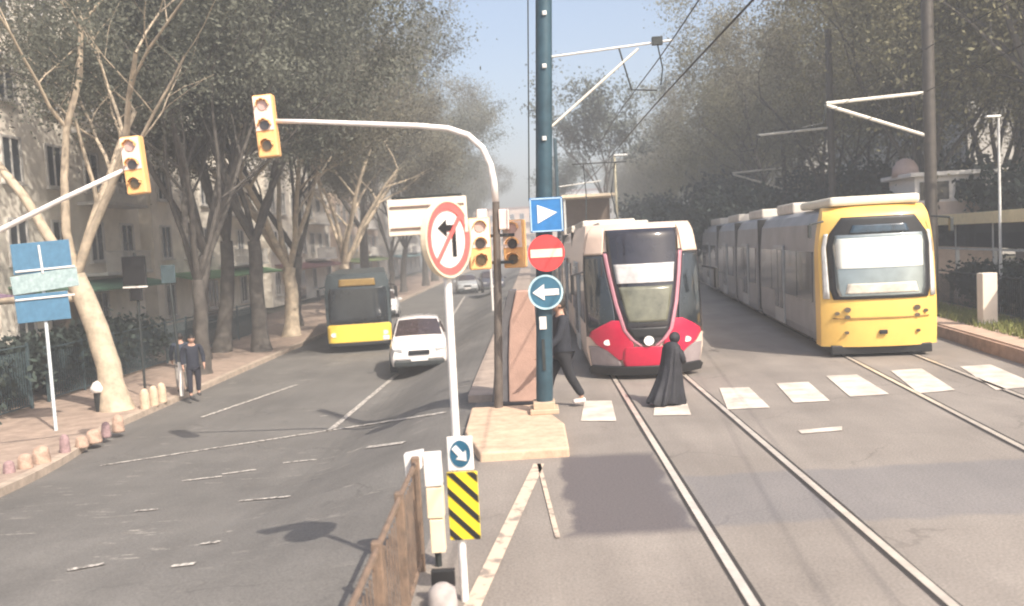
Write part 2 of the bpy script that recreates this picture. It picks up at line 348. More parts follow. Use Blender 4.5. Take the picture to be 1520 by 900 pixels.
# ------------------------------------------------------------ trees
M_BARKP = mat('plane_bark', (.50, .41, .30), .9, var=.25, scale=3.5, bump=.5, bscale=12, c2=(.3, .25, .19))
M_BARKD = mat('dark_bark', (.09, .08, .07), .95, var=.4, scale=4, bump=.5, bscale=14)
M_LEAFL = mat('leaf_greyish', (.165, .172, .135), .75, var=.5, scale=.3, island=.28, trans=.5)
M_LEAFR = mat('leaf_khaki', (.23, .215, .13), .75, var=.5, scale=.3, island=.28, trans=.5)
M_LEAFB = mat('leaf_brownish', (.21, .195, .14), .75, var=.5, scale=.3, island=.28, trans=.5)
M_LEAFD = mat('leaf_dark', (.035, .05, .04), .7, var=.35, scale=.5, island=.4, trans=.15)
def tree_meshes(seed, H, rad, fork, r0, leafm, barkm, nleaf=9000, lsz=.16, lean=(0, 0), limbs=5, low=.28, cl=.75, stub=False, bend=None, droop=0.):
    q = random.Random(seed); b = MB(); tips = []
    def branch(p, d, L, r, lvl):
        pts = [p]; rs = [r]; k = 5
        for i in range(k):
            d = (d + Vector((q.gauss(0, .13), q.gauss(0, .13), q.gauss(.03, .07)))).normalized()
            p = p + d * L / k; pts.append(p); rs.append(r * (1 - .55 * (i + 1) / k))
            if lvl and i >= 1 and q.random() < .8:
                a = q.uniform(0, 6.28); e = (d * .75 + Vector((math.cos(a), math.sin(a), q.uniform(-.1, .5))) * .75).normalized()
                branch(p, e, L * q.uniform(.45, .68), rs[-1] * .6, lvl - 1)
        b.tube(pts, rs, 9 if r > .09 else (6 if r > .03 else 4), cap=False)
        if lvl <= 1: tips.extend(pts[2:] if lvl == 0 else pts[3:])
    base = Vector((0, 0, -.2)); top = Vector((lean[0], lean[1], fork)); k = 8; pts = []; rs = []
    for i in range(k + 1):
        u = i / k; c = base.lerp(top, u) + Vector((math.sin(u * 3.1) * .12 * (bend or 1), 0, 0)) + Vector((q.gauss(0, .02), q.gauss(0, .02), 0))
        pts.append(c); rs.append(r0 * (1.5 - .5 * min(1, u * 4)) * (1 - .22 * u))
    b.tube(pts, rs, 14, cap=False)
    for i in range(limbs):
        a = i * 6.283 / limbs + q.uniform(-.3, .3); sp = q.uniform(.3, .62) * rad / (H * .4)
        d = Vector((math.cos(a) * sp, math.sin(a) * sp, 1)).normalized()
        branch(top - Vector((0, 0, .15 * i / limbs)), d, (H - fork) * q.uniform(.42, .6), r0 * q.uniform(.36, .52), 3)
    if stub:
        b.tube([top - Vector((0, 0, .5)), top + Vector((-.9, -.1, -.5)), top + Vector((-2.0, -.2, -.55))], [.17, .11, .085], 9)
    trunk = b.build('trunk', barkm, smooth=True)
    c = MB(); vs = []; fs = []
    tips = [t for t in tips if t.z > H * low]
    for i in range(nleaf):
        t = q.choice(tips); p = t + Vector((q.gauss(0, cl), q.gauss(0, cl), q.gauss(0, cl * .8))) * q.random() ** .5
        p.z = min(p.z, H + q.gauss(0, .3)) - (abs(q.gauss(0, 1.6)) if q.random() < droop else 0); s_ = lsz * q.uniform(.6, 1.5)
        n_ = Vector((q.gauss(0, 1), q.gauss(0, 1), q.gauss(.3, 1))).normalized(); a = n_.orthogonal().normalized(); a.rotate(Matrix.Rotation(q.uniform(0, 6.28), 3, n_)); e = n_.cross(a)
        k = len(vs); vs += [p - a * s_, p - e * s_ * .55, p + a * s_, p + e * s_ * .55]; fs.append((k, k + 1, k + 2, k + 3))
    me = bpy.data.meshes.new('crown'); me.from_pydata([tuple(v) for v in vs], [], fs); me.materials.append(leafm)
    crown = bpy.data.objects.new('crown', me); col.objects.link(crown)
    return trunk, crown
def plant_tree(name, tm, label, x, y, rz=0, s=1., group=None, z=None, sz=None, cat='tree', proto={}):
    r = T(name, label, cat, (x, y, gz(x, y) + .08 if z is None else z), rz, group); r.scale = (s, s, sz or s)
    key = id(tm)
    for o in tm:
        if key in proto: o = o.copy(); col.objects.link(o)
        o.parent = r
    proto[key] = 1
    return r
GL = 'plane trees along the left pavement'; GR = 'trees behind the tram tracks on the right'
near = tree_meshes(3, 15, 6, 3.55, .33, M_LEAFL, M_BARKP, 16000, .05, lean=(-.85, .1), limbs=4, low=.36, stub=True)
p = atg(196, 615); plant_tree('plane_tree', near, 'nearest plane tree with a thick pale leaning trunk and low sawn side limb', p.x - .35, p.y, 0, group=GL)
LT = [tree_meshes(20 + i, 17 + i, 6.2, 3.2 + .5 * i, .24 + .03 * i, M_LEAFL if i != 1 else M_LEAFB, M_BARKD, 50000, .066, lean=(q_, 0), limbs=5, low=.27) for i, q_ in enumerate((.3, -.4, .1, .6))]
PT = tree_meshes(31, 16, 6, 3.0, .33, M_LEAFB, M_BARKP, 48000, .066, lean=(.2, 0), limbs=6, low=.36)
words = ['second', 'third', 'fourth', 'fifth', 'sixth', 'seventh', 'eighth', 'ninth', 'tenth', 'eleventh', 'twelfth', 'thirteenth', 'fourteenth', 'fifteenth', 'sixteenth', 'seventeenth', 'eighteenth']
spots = [(-11.0, 28.5), (-12.6, 32.5), (-10.9, 34.5), (-12.8, 35), (-11.4, 40.5), (-12.6, 46), (-11, 52), (-11.4, 60), (-11, 69), (-11.6, 78), (-11, 89), (-11.3, 101), (-11, 115), (-11, 130), (-11, 148), (-11, 170)]
for i, (x, y) in enumerate(spots):
    pale = i in (4, 6)
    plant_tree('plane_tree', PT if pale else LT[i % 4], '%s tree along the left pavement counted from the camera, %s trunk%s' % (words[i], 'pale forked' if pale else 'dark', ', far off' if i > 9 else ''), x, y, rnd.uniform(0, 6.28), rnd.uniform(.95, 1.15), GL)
RT = [tree_meshes(50 + i, 16.5 + .8 * i, 6.5, 3.6, .25, M_LEAFR if i != 1 else M_LEAFB, M_BARKD, 50000, .066, limbs=5, low=.12, droop=.35) for i in range(3)]
rs_ = [(16.5, 27), (21, 31), (16, 36), (21.5, 41), (15.5, 46), (20, 52), (16, 58), (16.6, 68), (21, 66), (17, 79), (17.2, 91), (21, 84), (17.4, 104), (17.6, 119), (17.8, 136), (18, 156), (26, 36), (27, 56)]
for i, (x, y) in enumerate(rs_):
    plant_tree('roadside_tree', RT[i % 3], '%s khaki green tree behind the right tram track, counted from the camera' % (['first'] + words)[i] if i < 16 else ['khaki tree close in front of the pinkish block at upper right', 'khaki tree farther back beside the pinkish block'][i - 16], x, y, rnd.uniform(0, 6.28), rnd.uniform(.95, 1.12), GR)
CT = tree_meshes(71, 18, 3.4, 6, .2, mat('leaf_pale', (.12, .14, .12), .7, var=.3, scale=.5, island=.4, trans=.3), M_BARKD, 9000, .12, limbs=5, low=.38, cl=.6)
plant_tree('slender_tree', CT, 'tall thin airy tree standing alone above the red tram', 6.0, 70, 1.0, 1.0, z=0)
plant_tree('slender_tree', CT, 'smaller airy tree beside the dark catenary pole, in the distance', 3.2, 95, 2.5, .8, z=0)
# dark evergreen bushes behind the trams
DB = tree_meshes(81, 5.2, 2.8, 1.0, .14, M_LEAFD, M_BARKD, 9000, .14, limbs=6, low=.1, cl=.5)
for i, (x, y, s_) in enumerate([(9.2, 52, 1.0), (12, 47, 1.05), (13.2, 41, .9), (12.5, 56, 1.2), (9, 64, 1.1), (14.4, 35, .85), (11, 74, 1.3), (17, 44, 1.2), (18.5, 38, 1.1), (16.5, 52, 1.3), (19, 31, 1.0), (14.5, 62, 1.4)]):
    plant_tree('evergreen_shrub', DB, ['dark evergreen shrub just right of the red tram roof', 'dark evergreen shrub above the rear of the yellow tram', 'dark shrub over the middle of the yellow tram', 'taller dark shrub in the gap between the trams', 'distant dark shrub behind the red tram', 'low dark shrub close behind the yellow tram roof', 'far dark shrub between the tram roofs', 'dark shrub under the second right catenary pole', 'dark shrub left of the booth roof', 'tall dark shrub under the farther khaki trees', 'dark shrub behind the shelter roof at right', 'broad dark shrub far back under the right tree row'][i], x, y, i * 1.3, s_, 'dark shrubs behind the trams', z=0, cat='shrub')

# ------------------------------------------------------------ trams
def loft_body(b, zs, wf, Sf, y1, n=20):
    """U-shaped rings: rounded front y = Sf(x, z), straight sides back to y1"""
    rings = []
    for z in zs:
        w_ = wf(z); g = []
        for i in range(n + 1):
            a = math.pi * (i / n - .5); x = w_ * math.sin(a) if abs(math.sin(a)) < .999 else w_ * (1 if a > 0 else -1)
            g.append((x, Sf(x, z), z))
        g += [(w_, y1, z), (-w_, y1, z)]; rings.append(g)
    m_ = n + 3; vs = [p for g in rings for p in g]
    fs = [(i * m_ + j, i * m_ + (j + 1) % m_, (i + 1) * m_ + (j + 1) % m_, (i + 1) * m_ + j) for i in range(len(zs) - 1) for j in range(m_)]
    fs += [tuple(range(m_)), tuple((len(zs) - 1) * m_ + j for j in range(m_))]
    b.add(vs, fs)
def patch(name, m, rows, Sf, off, parent, nx=16, sub=6, label=None, thick=.03):
    """rows: (z, xl, xr); panel that follows the curved front, standing 'off' proud of it"""
    rr = []
    for k in range(len(rows) - 1):
        for i in range(sub): u = i / sub; rr.append(tuple(rows[k][j] * (1 - u) + rows[k + 1][j] * u for j in range(3)))
    rr.append(rows[-1]); vs = []
    for z, a, c in rr:
        for j in range(nx + 1):
            x = a + (c - a) * j / nx; vs.append((x, Sf(x, z) - off, z))
    n1 = nx + 1; b = MB(); b.add(vs, [(i * n1 + j, i * n1 + j + 1, (i + 1) * n1 + j + 1, (i + 1) * n1 + j) for i in range(len(rr) - 1) for j in range(nx)])
    o = b.build(name, m, parent, smooth=True, label=label)
    sm = o.modifiers.new('thickness', 'SOLIDIFY'); sm.thickness = thick; sm.offset = 0
    return o
def module(root, y0, y1, w_, h, bm_, gm, door_at=(), sign=-1, nwin=3):
    b = MB(); zs = [.28, .5, 1.0, 2.2, h - .35, h - .12, h]; 
    ws = [w_ * .95, w_, w_, w_ * .985, w_ * .93, w_ * .82, w_ * .66]; vs = []
    for z, q in zip(zs, ws): vs += [(-q, y0, z), (q, y0, z), (q, y1, z), (-q, y1, z)]
    b.add(vs, [(i * 4 + j, i * 4 + (j + 1) % 4, i * 4 + 4 + (j + 1) % 4, i * 4 + 4 + j) for i in range(6) for j in range(4)] + [(3, 2, 1, 0), (24, 25, 26, 27)])
    b.build('car_body', bm_, root, bevel=.04)
    side_glass(root, y0, y1, w_, h, gm, door_at, nwin)
    return
M_DOORF = mat('door_frame', (.4, .42, .43), .4, .3)
def side_glass(root, y0, y1, w_, h, gm, door_at, nwin):
    for s_ in (-1, 1):
        L = (y1 - y0); n = nwin
        for i in range(n):
            ya = y0 + .25 + (L - .5) * i / n; yb = y0 + .25 + (L - .5) * (i + 1) / n - .07
            MB().box((s_ * (w_ * .985 + .006), (ya + yb) / 2, 1.75), (.035, yb - ya, 1.15), ry=-s_ * .012).build('window', gm, root)
        for yd in door_at:
            d = MB(); d.box((s_ * (w_ + .018), yd, 1.4), (.05, 1.3, 2.1)); o = d.build('door', M_DOORF, root, bevel=.01)
            for k in (-1, 1): MB().box((s_ * (w_ + .045), yd + k * .32, 1.55), (.02, .52, 1.6)).build('pane', gm, o)
def bellows(root, y0, y1, w_, h):
    b = MB(); n = 5
    for i in range(n):
        y = y0 + (y1 - y0) * (i + .5) / n; b.box((0, y, (h + .3) / 2), (w_ * 1.9, (y1 - y0) / n * .6, h - .45))
    b.box((0, (y0 + y1) / 2, (h + .3) / 2), (w_ * 1.8, y1 - y0, h - .55)); b.build('bellows', M_RUB, root)
def bogie(root, y, w_):
    b = MB()
    for s_ in (-1, 1):
        for k in (-.8, .8): b.tube([(s_ * .66, y + k, .3), (s_ * .80, y + k, .3)], .3, 16)
        b.box((s_ * .95, y, .3), (.12, 2.2, .2))
    b.build('bogie', M_BLACKP, root)
M_ROOF = mat('roof_grey', (.62, .57, .5), .6, var=.2, scale=2)

# red tram
ZS = .965
rt = T('red_tram', 'cream tram with magenta red V-shaped nose standing behind the two pedestrians', 'tram', (2.25, 17.5, 0), R(0), 'trams at the crossing')
rt.scale = (1, 1, ZS); HWr = 1.2; HR = 3.28
def Sr(x, z):
    u = abs(x) / HWr; base = .62 * u ** 2.4
    lean = .30 * max(0, z - 1.1) ** 1.25 / 2 if z > 1.1 else .14 * ((1.1 - z) / .9) ** 2
    return base + lean + (.30 * ((z - 3.0) / .28) ** 2 if z > 3.0 else 0)
def wr(z): return HWr * (1 if z < 2.4 else 1 - .10 * ((z - 2.4) / .88) ** 1.6) * (.93 + .07 * min(1, max(0, (z - .2) / .4)))
M_CREAMB = mat('tram_cream', (.66, .52, .42), .35, var=.06, coat=.3)
M_MAG = mat('tram_red', (.58, .015, .06), .3, var=.08, coat=.4)
b = MB(); loft_body(b, [.2, .35, .6, .9, 1.2, 1.6, 2.0, 2.4, 2.7, 2.95, 3.1, 3.2, 3.26, 3.28], wr, Sr, 6.2); o = b.build('cab_body', [M_CREAMB, mat('cab_dark', (.05, .04, .045), .3, var=.2, coat=.5)], rt, smooth=35)
for p_ in o.data.polygons:
    if .9 < p_.center.z < 2.65 and p_.center.y < 1.2: p_.material_index = 1
patch('windshield', mat('red_tram_glass', (.022, .02, .026), .12, .0, var=.5, scale=1.4, spec=.5, coat=.5), [(.74, -.10, .10), (.85, -.27, .27), (1.05, -.42, .42), (1.6, -.56, .56), (2.2, -.66, .66), (2.7, -.72, .72), (3.14, -.73, .73)], Sr, .025, rt)
patch('pale_glass_panel', mat('windshield_pale', (.52, .50, .49), .3, var=.25, scale=4, coat=.6), [(2.02, -.56, .56), (2.10, -.57, .57), (2.42, -.61, .61)], Sr, .045, rt, label='pale band across the windshield')  # plain pale band set on the glass
patch('driver_display', mat('cab_olive', (.14, .14, .10), .25, var=.4, scale=3, coat=.5), [(1.22, -.38, .38), (1.5, -.45, .45), (1.95, -.54, .54)], Sr, .045, rt)
patch('lower_glass_trim', M_BLACK, [(.90, -.28, .28), (1.1, -.40, .40)], Sr, .05, rt)
for s_ in (-1, 1):
    f = lambda a, c: (min(s_ * a, s_ * c), max(s_ * a, s_ * c))
    patch('pillar', mat('pillar_rose', (.45, .2, .24), .35), [(.70, *f(.10, .16)), (.85, *f(.28, .36)), (1.05, *f(.43, .50)), (1.6, *f(.57, .64)), (2.2, *f(.67, .74)), (2.66, *f(.73, .80))], Sr, .035, rt, nx=3)
    patch('quarter_window', M_GLASS, [(1.02, *f(.62, 1.16)), (1.6, *f(.66, 1.17)), (2.2, *f(.76, 1.18)), (2.62, *f(.82, 1.15))], Sr, .02, rt)
    patch('shoulder', mat('shoulder_cream', (.70, .54, .44), .4, var=.05), [(2.64, *f(.81, 1.17)), (2.9, *f(.78, 1.12)), (3.12, *f(.76, 1.06)), (3.2, *f(.74, .98))], Sr, .03, rt)
    patch('nose_wing', M_MAG, [(.42, *f(.44, .58)), (.62, *f(.34, .80)), (.75, *f(.30, 1.02)), (.92, *f(.36, 1.14)), (1.02, *f(.41, 1.10)), (1.14, *f(.46, .92)), (1.26, *f(.50, .70))], Sr, .03, rt)
    patch('corner_skirt', mat('skirt_mauve', (.30, .25, .25), .5, var=.15), [(.24, *f(.5, 1.10)), (.45, *f(.60, 1.13)), (.62, *f(.74, 1.14)), (.70, *f(.98, 1.16))], Sr, .022, rt)
    h_ = MB(); h_.disc((s_ * .80, 0, .80), .085, .06, Sr(.80, .8) - .07, Sr(.80, .8) + .02, 20); h_.build('headlight', mat('lamp_lens', (.8, .76, .7), .15, coat=1.), rt)
    m2 = MB(); m2.tube([(s_ * 1.2, .45, 2.3), (s_ * 1.42, .3, 2.25)], .02, 6); m2.box((s_ * 1.45, .3, 2.05), (.06, .16, .42)); m2.build('mirror', M_BLACK, rt, bevel=.01)
patch('nose', M_MAG, [(.20, -.44, .44), (.40, -.52, .52), (.62, -.50, .50), (.70, -.46, .46)], Sr, .04, rt)
b = MB(); b.disc((0, 0, .83), .10, .10, Sr(0, .83) - .09, Sr(0, .83), 24); b.build('headlight', mat('centre_lamp', (.85, .82, .78), .15, coat=1.), rt)
patch('bumper', M_BLACK, [(.10, -1.12, 1.12), (.22, -1.16, 1.16), (.29, -1.1, 1.1)], Sr, .07, rt, nx=30, thick=.06)
side_glass(rt, .55, 6.1, HWr, HR, M_GLASS, (3.4,), 2)
MB().box((0, 4.8, 3.34), (1.2, 2, .12)).build('roof_unit', M_ROOF, rt, bevel=.04)
for i, (a, c) in enumerate([(6.8, 13.2), (13.8, 20.2), (20.8, 29)]):
    bellows(rt, a - .6, a, HWr, HR); module(rt, a, c, HWr, HR, M_CREAMB, M_GLASS, ((a + c) / 2,), nwin=4)
    MB().box((0, (a + c) / 2, 3.42), (1.5, (c - a) * .7, .26)).build('roof_unit', M_ROOF, rt, bevel=.04)
    bogie(rt, (a + c) / 2, HWr)
bogie(rt, 3, HWr)
b = MB()
for s_ in (-.5, .5): b.tube([(s_, 10, 3.5), (s_ * .8, 10.9, 4.5), (s_, 10.2, 5.45)], .02, 6)
b.tube([(-.85, 10.2, 5.45), (.85, 10.2, 5.45)], .025, 6); b.build('pantograph', M_BLACKP, rt)

# yellow tram
yt = T('yellow_tram', 'yellow fronted tram with grey sides and wide octagonal windshield on the right track', 'tram', (T2(19), 19, 0), -math.atan(.10), 'trams at the crossing')
HWy = 1.22; HY = 3.3
def Sy(x, z):
    u = abs(x) / HWy; base = .34 * u ** 3
    return base + (.10 * max(0, z - 1.2) if z > 1.2 else .10 * max(0, .7 - z)) + (.25 * ((z - 3.02) / .28) ** 2 if z > 3.02 else 0)
def wy(z): return HWy * (1 if z < 2.3 else 1 - .13 * ((z - 2.3) / 1.0) ** 1.5)
M_YT = mat('tram_yellow', (.84, .53, .13), .4, var=.08, scale=1.6, coat=.2); M_SIL = mat('tram_grey_side', (.27, .27, .28), .4, .15, var=.25, scale=1.2)
b = MB(); loft_body(b, [.24, .34, .6, .9, 1.2, 1.6, 2.0, 2.4, 2.7, 2.95, 3.1, 3.2, 3.27, 3.3], wy, Sy, .85); b.build('cab_front', M_YT, yt, smooth=35)
OCT = [(1.28, -.98, .98), (1.5, -1.04, 1.04), (2.45, -1.06, 1.06), (2.72, -1.0, 1.0), (3.06, -.76, .76)]
patch('windshield_surround', M_BLACK, OCT, Sy, .02, yt, nx=24)
patch('windshield', M_WSH, [(1.34, -.86, .86), (1.5, -.92, .92), (2.45, -.95, .95), (2.68, -.90, .90)], Sy, .04, yt, nx=24)
patch('pale_glass_panel', mat('sky_reflection_white', (.70, .72, .66), .25, var=.08, scale=2, coat=.7), [(1.95, -.88, .88), (2.0, -.89, .89), (2.5, -.90, .90), (2.6, -.87, .87)], Sy, .058, yt, label='whitish painted sky reflection filling the upper windshield')  # sky mirrored in the upper glass, put in as a whitish panel
patch('low_sky_reflection', mat('sky_reflection_pale', (.55, .5, .42), .5, var=.25, scale=5), [(1.40, -.76, .76), (1.62, -.70, .70)], Sy, .058, yt)  # lower strip of sky reflection, painted as a pale panel
patch('destination_display', mat('display', (.02, .04, .06), .2, coat=1., var=.6, scale=6), [(2.70, -.62, .62), (2.88, -.55, .55)], Sy, .045, yt)
patch('lower_panel_seam', mat('seam_brown', (.35, .2, .05), .6), [(.86, -1.0, 1.0), (.885, -1.0, 1.0)], Sy, .012, yt)
for s_ in (-1, 1):
    f = lambda a, c: (min(s_ * a, s_ * c), max(s_ * a, s_ * c))
    patch('pillar', M_GALV, [(1.3, *f(1.05, 1.17)), (2.4, *f(1.08, 1.16)), (2.72, *f(1.03, 1.10))], Sy, .03, yt, nx=3)
    for k, (xx, zz, rr) in enumerate([(.72, 1.06, .07), (.72, .90, .055), (.92, .98, .05), (.74, .56, .045)]):
        b = MB(); b.disc((s_ * xx, 0, zz), rr, rr * .8, Sy(xx, zz) - .045, Sy(xx, zz) + .02, 16); b.build('headlight', mat('lamp_dark', (.10, .08, .05), .2, coat=1.), yt)
    m2 = MB(); m2.tube([(s_ * 1.12, .3, 3.0), (s_ * 1.45, .1, 2.95)], .025, 6); m2.box((s_ * 1.46, .1, 2.8), (.07, .12, .28)); m2.build('mirror', M_BLACKP, yt, bevel=.01)
b = MB(); b.box((0, -.02, .56), (.16, .06, .09)); b.build('coupler_cover', M_BLACK, yt, bevel=.01)
MB().box((0, .55, .17), (2.1, .8, .2)).build('underframe', M_BLACK, yt, bevel=.02)
MB().box((0, 2.0, 3.42), (1.9, 3.2, .2)).build('roof_cowl', mat('roof_cream', (.68, .64, .52), .5, var=.1), yt, bevel=.06)
module(yt, .85, 8.6, HWy, HY, M_SIL, M_GLASS, (5.2,), nwin=4)
bogie(yt, 2.8, HWy)
for i, (a, c) in enumerate([(9.3, 14.2), (14.9, 20.5), (21.2, 28)]):
    bellows(yt, a - .7, a, HWy, HY); module(yt, a, c, HWy, HY, M_SIL, M_GLASS, ((a + c) / 2,), nwin=3)
    MB().box((0, (a + c) / 2, 3.44), (1.7, (c - a) * .6, .3)).build('roof_unit', M_ROOF, yt, bevel=.05); bogie(yt, (a + c) / 2, HWy)
MB().box((0, 6.3, 3.44), (1.7, 2.4, .3)).build('roof_unit', M_ROOF, yt, bevel=.05)

# ------------------------------------------------------------ bus and car on the left road
pb = atg(536, 523)
bt = T('city_bus', 'city bus with yellow lower front and dark windshield approaching under the trees', 'bus', (pb.x, pb.y, gz(pb.x, pb.y)), R(10))
HB = 1.25
def Sb(x, z): return .16 * (abs(x) / HB) ** 4 + .04 * max(0, z - 1.1)
b = MB(); loft_body(b, [.32, .5, 1.0, 2.0, 2.7, 2.95, 3.05], lambda z: HB * (1 if z < 2.6 else 1 - .1 * (z - 2.6) / .45), Sb, 11.5); b.build('bus_body', mat('bus_grey', (.05, .065, .07), .4, var=.2), bt, smooth=35)
patch('front_panel', mat('bus_yellow', (.85, .58, .08), .35, var=.05), [(.40, -1.2, 1.2), (.6, -1.22, 1.22), (1.02, -1.22, 1.22), (1.1, -1.15, 1.15)], Sb, .03, bt)
patch('windshield', M_GLASS, [(1.16, -1.12, 1.12), (2.3, -1.12, 1.12), (2.5, -1.08, 1.08)], Sb, .03, bt)
patch('route_display', mat('route_amber', (.25, .16, .05), .3), [(2.58, -.7, .7), (2.85, -.68, .68)], Sb, .03, bt)
patch('bumper', M_BLACK, [(.28, -1.2, 1.2), (.4, -1.2, 1.2)], Sb, .05, bt)
for s_ in (-1, 1):
    b = MB(); b.disc((s_ * .98, 0, .72), .12, .09, Sb(.98, .7) - .06, Sb(.98, .7), 16); b.build('headlight', MATS['lamp_lens'], bt)
    b = MB(); b.tube([(s_ * 1.2, .1, 2.6), (s_ * 1.45, -.15, 2.55)], .02, 6); b.box((s_ * 1.47, -.15, 2.3), (.12, .12, .42)); b.build('mirror', M_BLACK, bt, bevel=.02)
    for y in (2.4, 8.6):
        b = MB(); b.tube([(s_ * .98, y, .48), (s_ * 1.27, y, .48)], .48, 20); t_ = b.build('wheel', M_RUB, bt)
    for i in range(5): MB().box((s_ * (HB + .005), 1.3 + i * 2.1, 1.9), (.03, 1.95, 1.1)).build('window', M_GLASS, bt)
    b = MB(); b.tube([(s_ * .25 - .1, -.035 + .0, 1.16), (s_ * .25 + .55, -.05, 1.35)], .012, 5); b.build('wiper', M_BLACK, bt)

pc = atg(624, 556)
ct = T('white_car', 'white hatchback with dark grille driving towards the stop line', 'car', (pc.x, pc.y, gz(pc.x, pc.y)), R(7), s=1.0)
M_CARW = mat('car_white', (.78, .73, .70), .25, var=.04, coat=.8)
def car_ring(y, w_, zb, zt, crown=.06):
    return [(-w_ * .94, y, zb), (-w_, y, zb + .18), (-w_, y, zt - .22), (-w_ * .93, y, zt - .04), (-w_ * .55, y, zt + crown * .6), (0, y, zt + crown), (w_ * .55, y, zt + crown * .6), (w_ * .93, y, zt - .04), (w_, y, zt - .22), (w_, y, zb + .18), (w_ * .94, y, zb)]
def loft(b, rings):
    m_ = len(rings[0]); vs = [p for g in rings for p in g]
    b.add(vs, [(i * m_ + j, i * m_ + (j + 1) % m_, (i + 1) * m_ + (j + 1) % m_, (i + 1) * m_ + j) for i in range(len(rings) - 1) for j in range(m_)] + [tuple(range(m_)), tuple((len(rings) - 1) * m_ + j for j in range(m_))])
b = MB(); loft(b, [car_ring(0, .68, .30, .66), car_ring(.06, .78, .26, .76), car_ring(.3, .86, .24, .86), car_ring(.8, .89, .24, .95), car_ring(1.2, .89, .24, 1.0), car_ring(3.4, .89, .24, 1.03), car_ring(4.0, .86, .26, 1.0), car_ring(4.2, .78, .32, .9)])
b.build('car_body', M_CARW, ct, smooth=40)
b = MB(); rr = []
for y, w0, w1, z in [(1.0, .78, .78, 1.02), (1.25, .80, .74, 1.15), (1.75, .80, .64, 1.50), (2.2, .80, .62, 1.56), (3.2, .80, .62, 1.54), (3.8, .80, .66, 1.36), (4.05, .78, .74, 1.02)]:
    rr.append([(-w0, y, .96), (-w1, y, z - .03), (-w1 * .6, y, z + .01), (0, y, z + .03), (w1 * .6, y, z + .01), (w1, y, z - .03), (w0, y, .96)])
loft(b, rr); b.build('cabin', M_CARW, ct, smooth=40)
b = MB(); b.add([(-.72, 1.08, 1.08), (.72, 1.08, 1.08), (.60, 1.72, 1.50), (0, 1.70, 1.535), (-.60, 1.72, 1.50), (0, 1.03, 1.10)], [(0, 5, 3, 4), (5, 1, 2, 3)]); o = b.build('windshield', mat('car_glass', (.05, .035, .035), .1, var=.3, coat=1.), ct)
o.modifiers.new('t', 'SOLIDIFY').thickness = .05
b = MB(); b.box((0, .0, .66), (.62, .10, .13)); b.build('grille', M_BLACK, ct, bevel=.02)
b = MB(); b.box((0, .06, .34), (1.5, .22, .20)); b.build('bumper', M_BLACKP, ct, bevel=.05)
MB().box((0, -.055, .47), (.5, .02, .11)).build('number_plate', M_WHITEP, ct)
for s_ in (-1, 1):
    MB().box((s_ * .60, .10, .72), (.28, .16, .13), rz=s_ * .3).build('headlight', mat('car_lamp', (.55, .55, .55), .1, .3, coat=1.), ct, bevel=.03)
    MB().box((s_ * .99, 1.25, 1.04), (.2, .12, .14)).build('mirror', M_CARW, ct, bevel=.03)
    for y in (.75, 3.4):
        t_ = MB().tube([(s_ * .68, y, .31), (s_ * .90, y, .31)], .31, 20).build('wheel', M_RUB, ct)
        MB().tube([(s_ * .89, y, .31), (s_ * .91, y, .31)], .19, 14).build('rim', M_GALV, t_)
    MB().box((s_ * .745, 2.35, 1.26), (.05, 1.9, .36), ry=-s_ * .33).build('side_window', MATS['car_glass'], ct)
# more vehicles standing far off on the left road
def far_car(label, x, y, c):
    o = copy_tree(ct); o.location = (x, y, gz(x, y)); o['label'] = label; o['group'] = 'cars in the distance'
    m = mat('car_paint_%d' % int(y), c, .3, coat=.7)
    for ch in o.children:
        if ch.name.split('.')[0] in ('car_body', 'cabin', 'mirror'): ch.data = ch.data.copy(); ch.data.materials[0] = m
far_car('silver grey car far behind the bus', -5.4, 72, (.4, .42, .43)); far_car('dark car in the far lane beyond the white hatchback', -2.9, 64, (.06, .06, .08))
far_car('white car parked between dark trunks by the left kerb', -8.7, 50, (.7, .7, .7))

# ------------------------------------------------------------ posts, signs, signals
def arrow(b, cx, cz, L, w_, ang, y0, y1, mi=0, hw=2.4):
    p = [(-L / 2, -w_ / 2), (L * .05, -w_ / 2), (L * .05, -w_ * hw / 2), (L / 2, 0), (L * .05, w_ * hw / 2), (L * .05, w_ / 2), (-L / 2, w_ / 2)]
    b.prism([(cx + x * math.cos(ang) - z * math.sin(ang), cz + x * math.sin(ang) + z * math.cos(ang)) for x, z in p], y0, y1, mi)
# white sign post in front
pr = at(691, 905, 6.9); sp = T('sign_post', 'white sign post with round no-left-turn sign and yellow black striped panel', 'sign post', (pr.x, 6.9, 0))
ptop = at(664, 412, 6.9) - Vector((pr.x, 6.9, 0)); pm = at(686, 700, 6.9) - Vector((pr.x, 6.9, 0))
tilt = lambda z: ptop.x * z / ptop.z
MB().tube([(0, 0, 0), (tilt(1.2), 0, 1.2), (tilt(3.1), 0, 3.1)], .032, 12).build('pole', M_WHITEP, sp, smooth=40)
c = at(666, 355, 6.9) - Vector((pr.x, 6.9, 0))
dr = bpy.data.objects.new('round_sign', MB().disc((0, 0, 0), .295, .295, 0, .03, 48).build('tmp', M_WHITEP).data); bpy.data.objects.remove(bpy.data.objects['tmp']); col.objects.link(dr); dr.parent = sp
dr.location = (c.x, -.06, c.z); dr.rotation_euler = (0, 0, R(59))
MB().ring((0, 0, 0), .225, .29, -.012, .0, 48).build('red_rim', mat('rim_red', (.72, .13, .12), .45), dr)
MB().ring((0, 0, 0), .288, .302, -.018, .034, 48).build('sign_edge', M_CREAM, dr)
b = MB(); b.prism([(.05, -.14), (.10, -.14), (.10, .11), (-.02, .11), (-.02, .15), (-.13, .085), (-.02, .02), (-.02, .06), (.05, .06)], -.008, 0); b.build('turn_arrow', M_BLACK, dr)
b = MB(); b.box((0, -.006, 0), (.035, .016, .46), ry=R(42)); b.build('slash', MATS['rim_red'], dr)
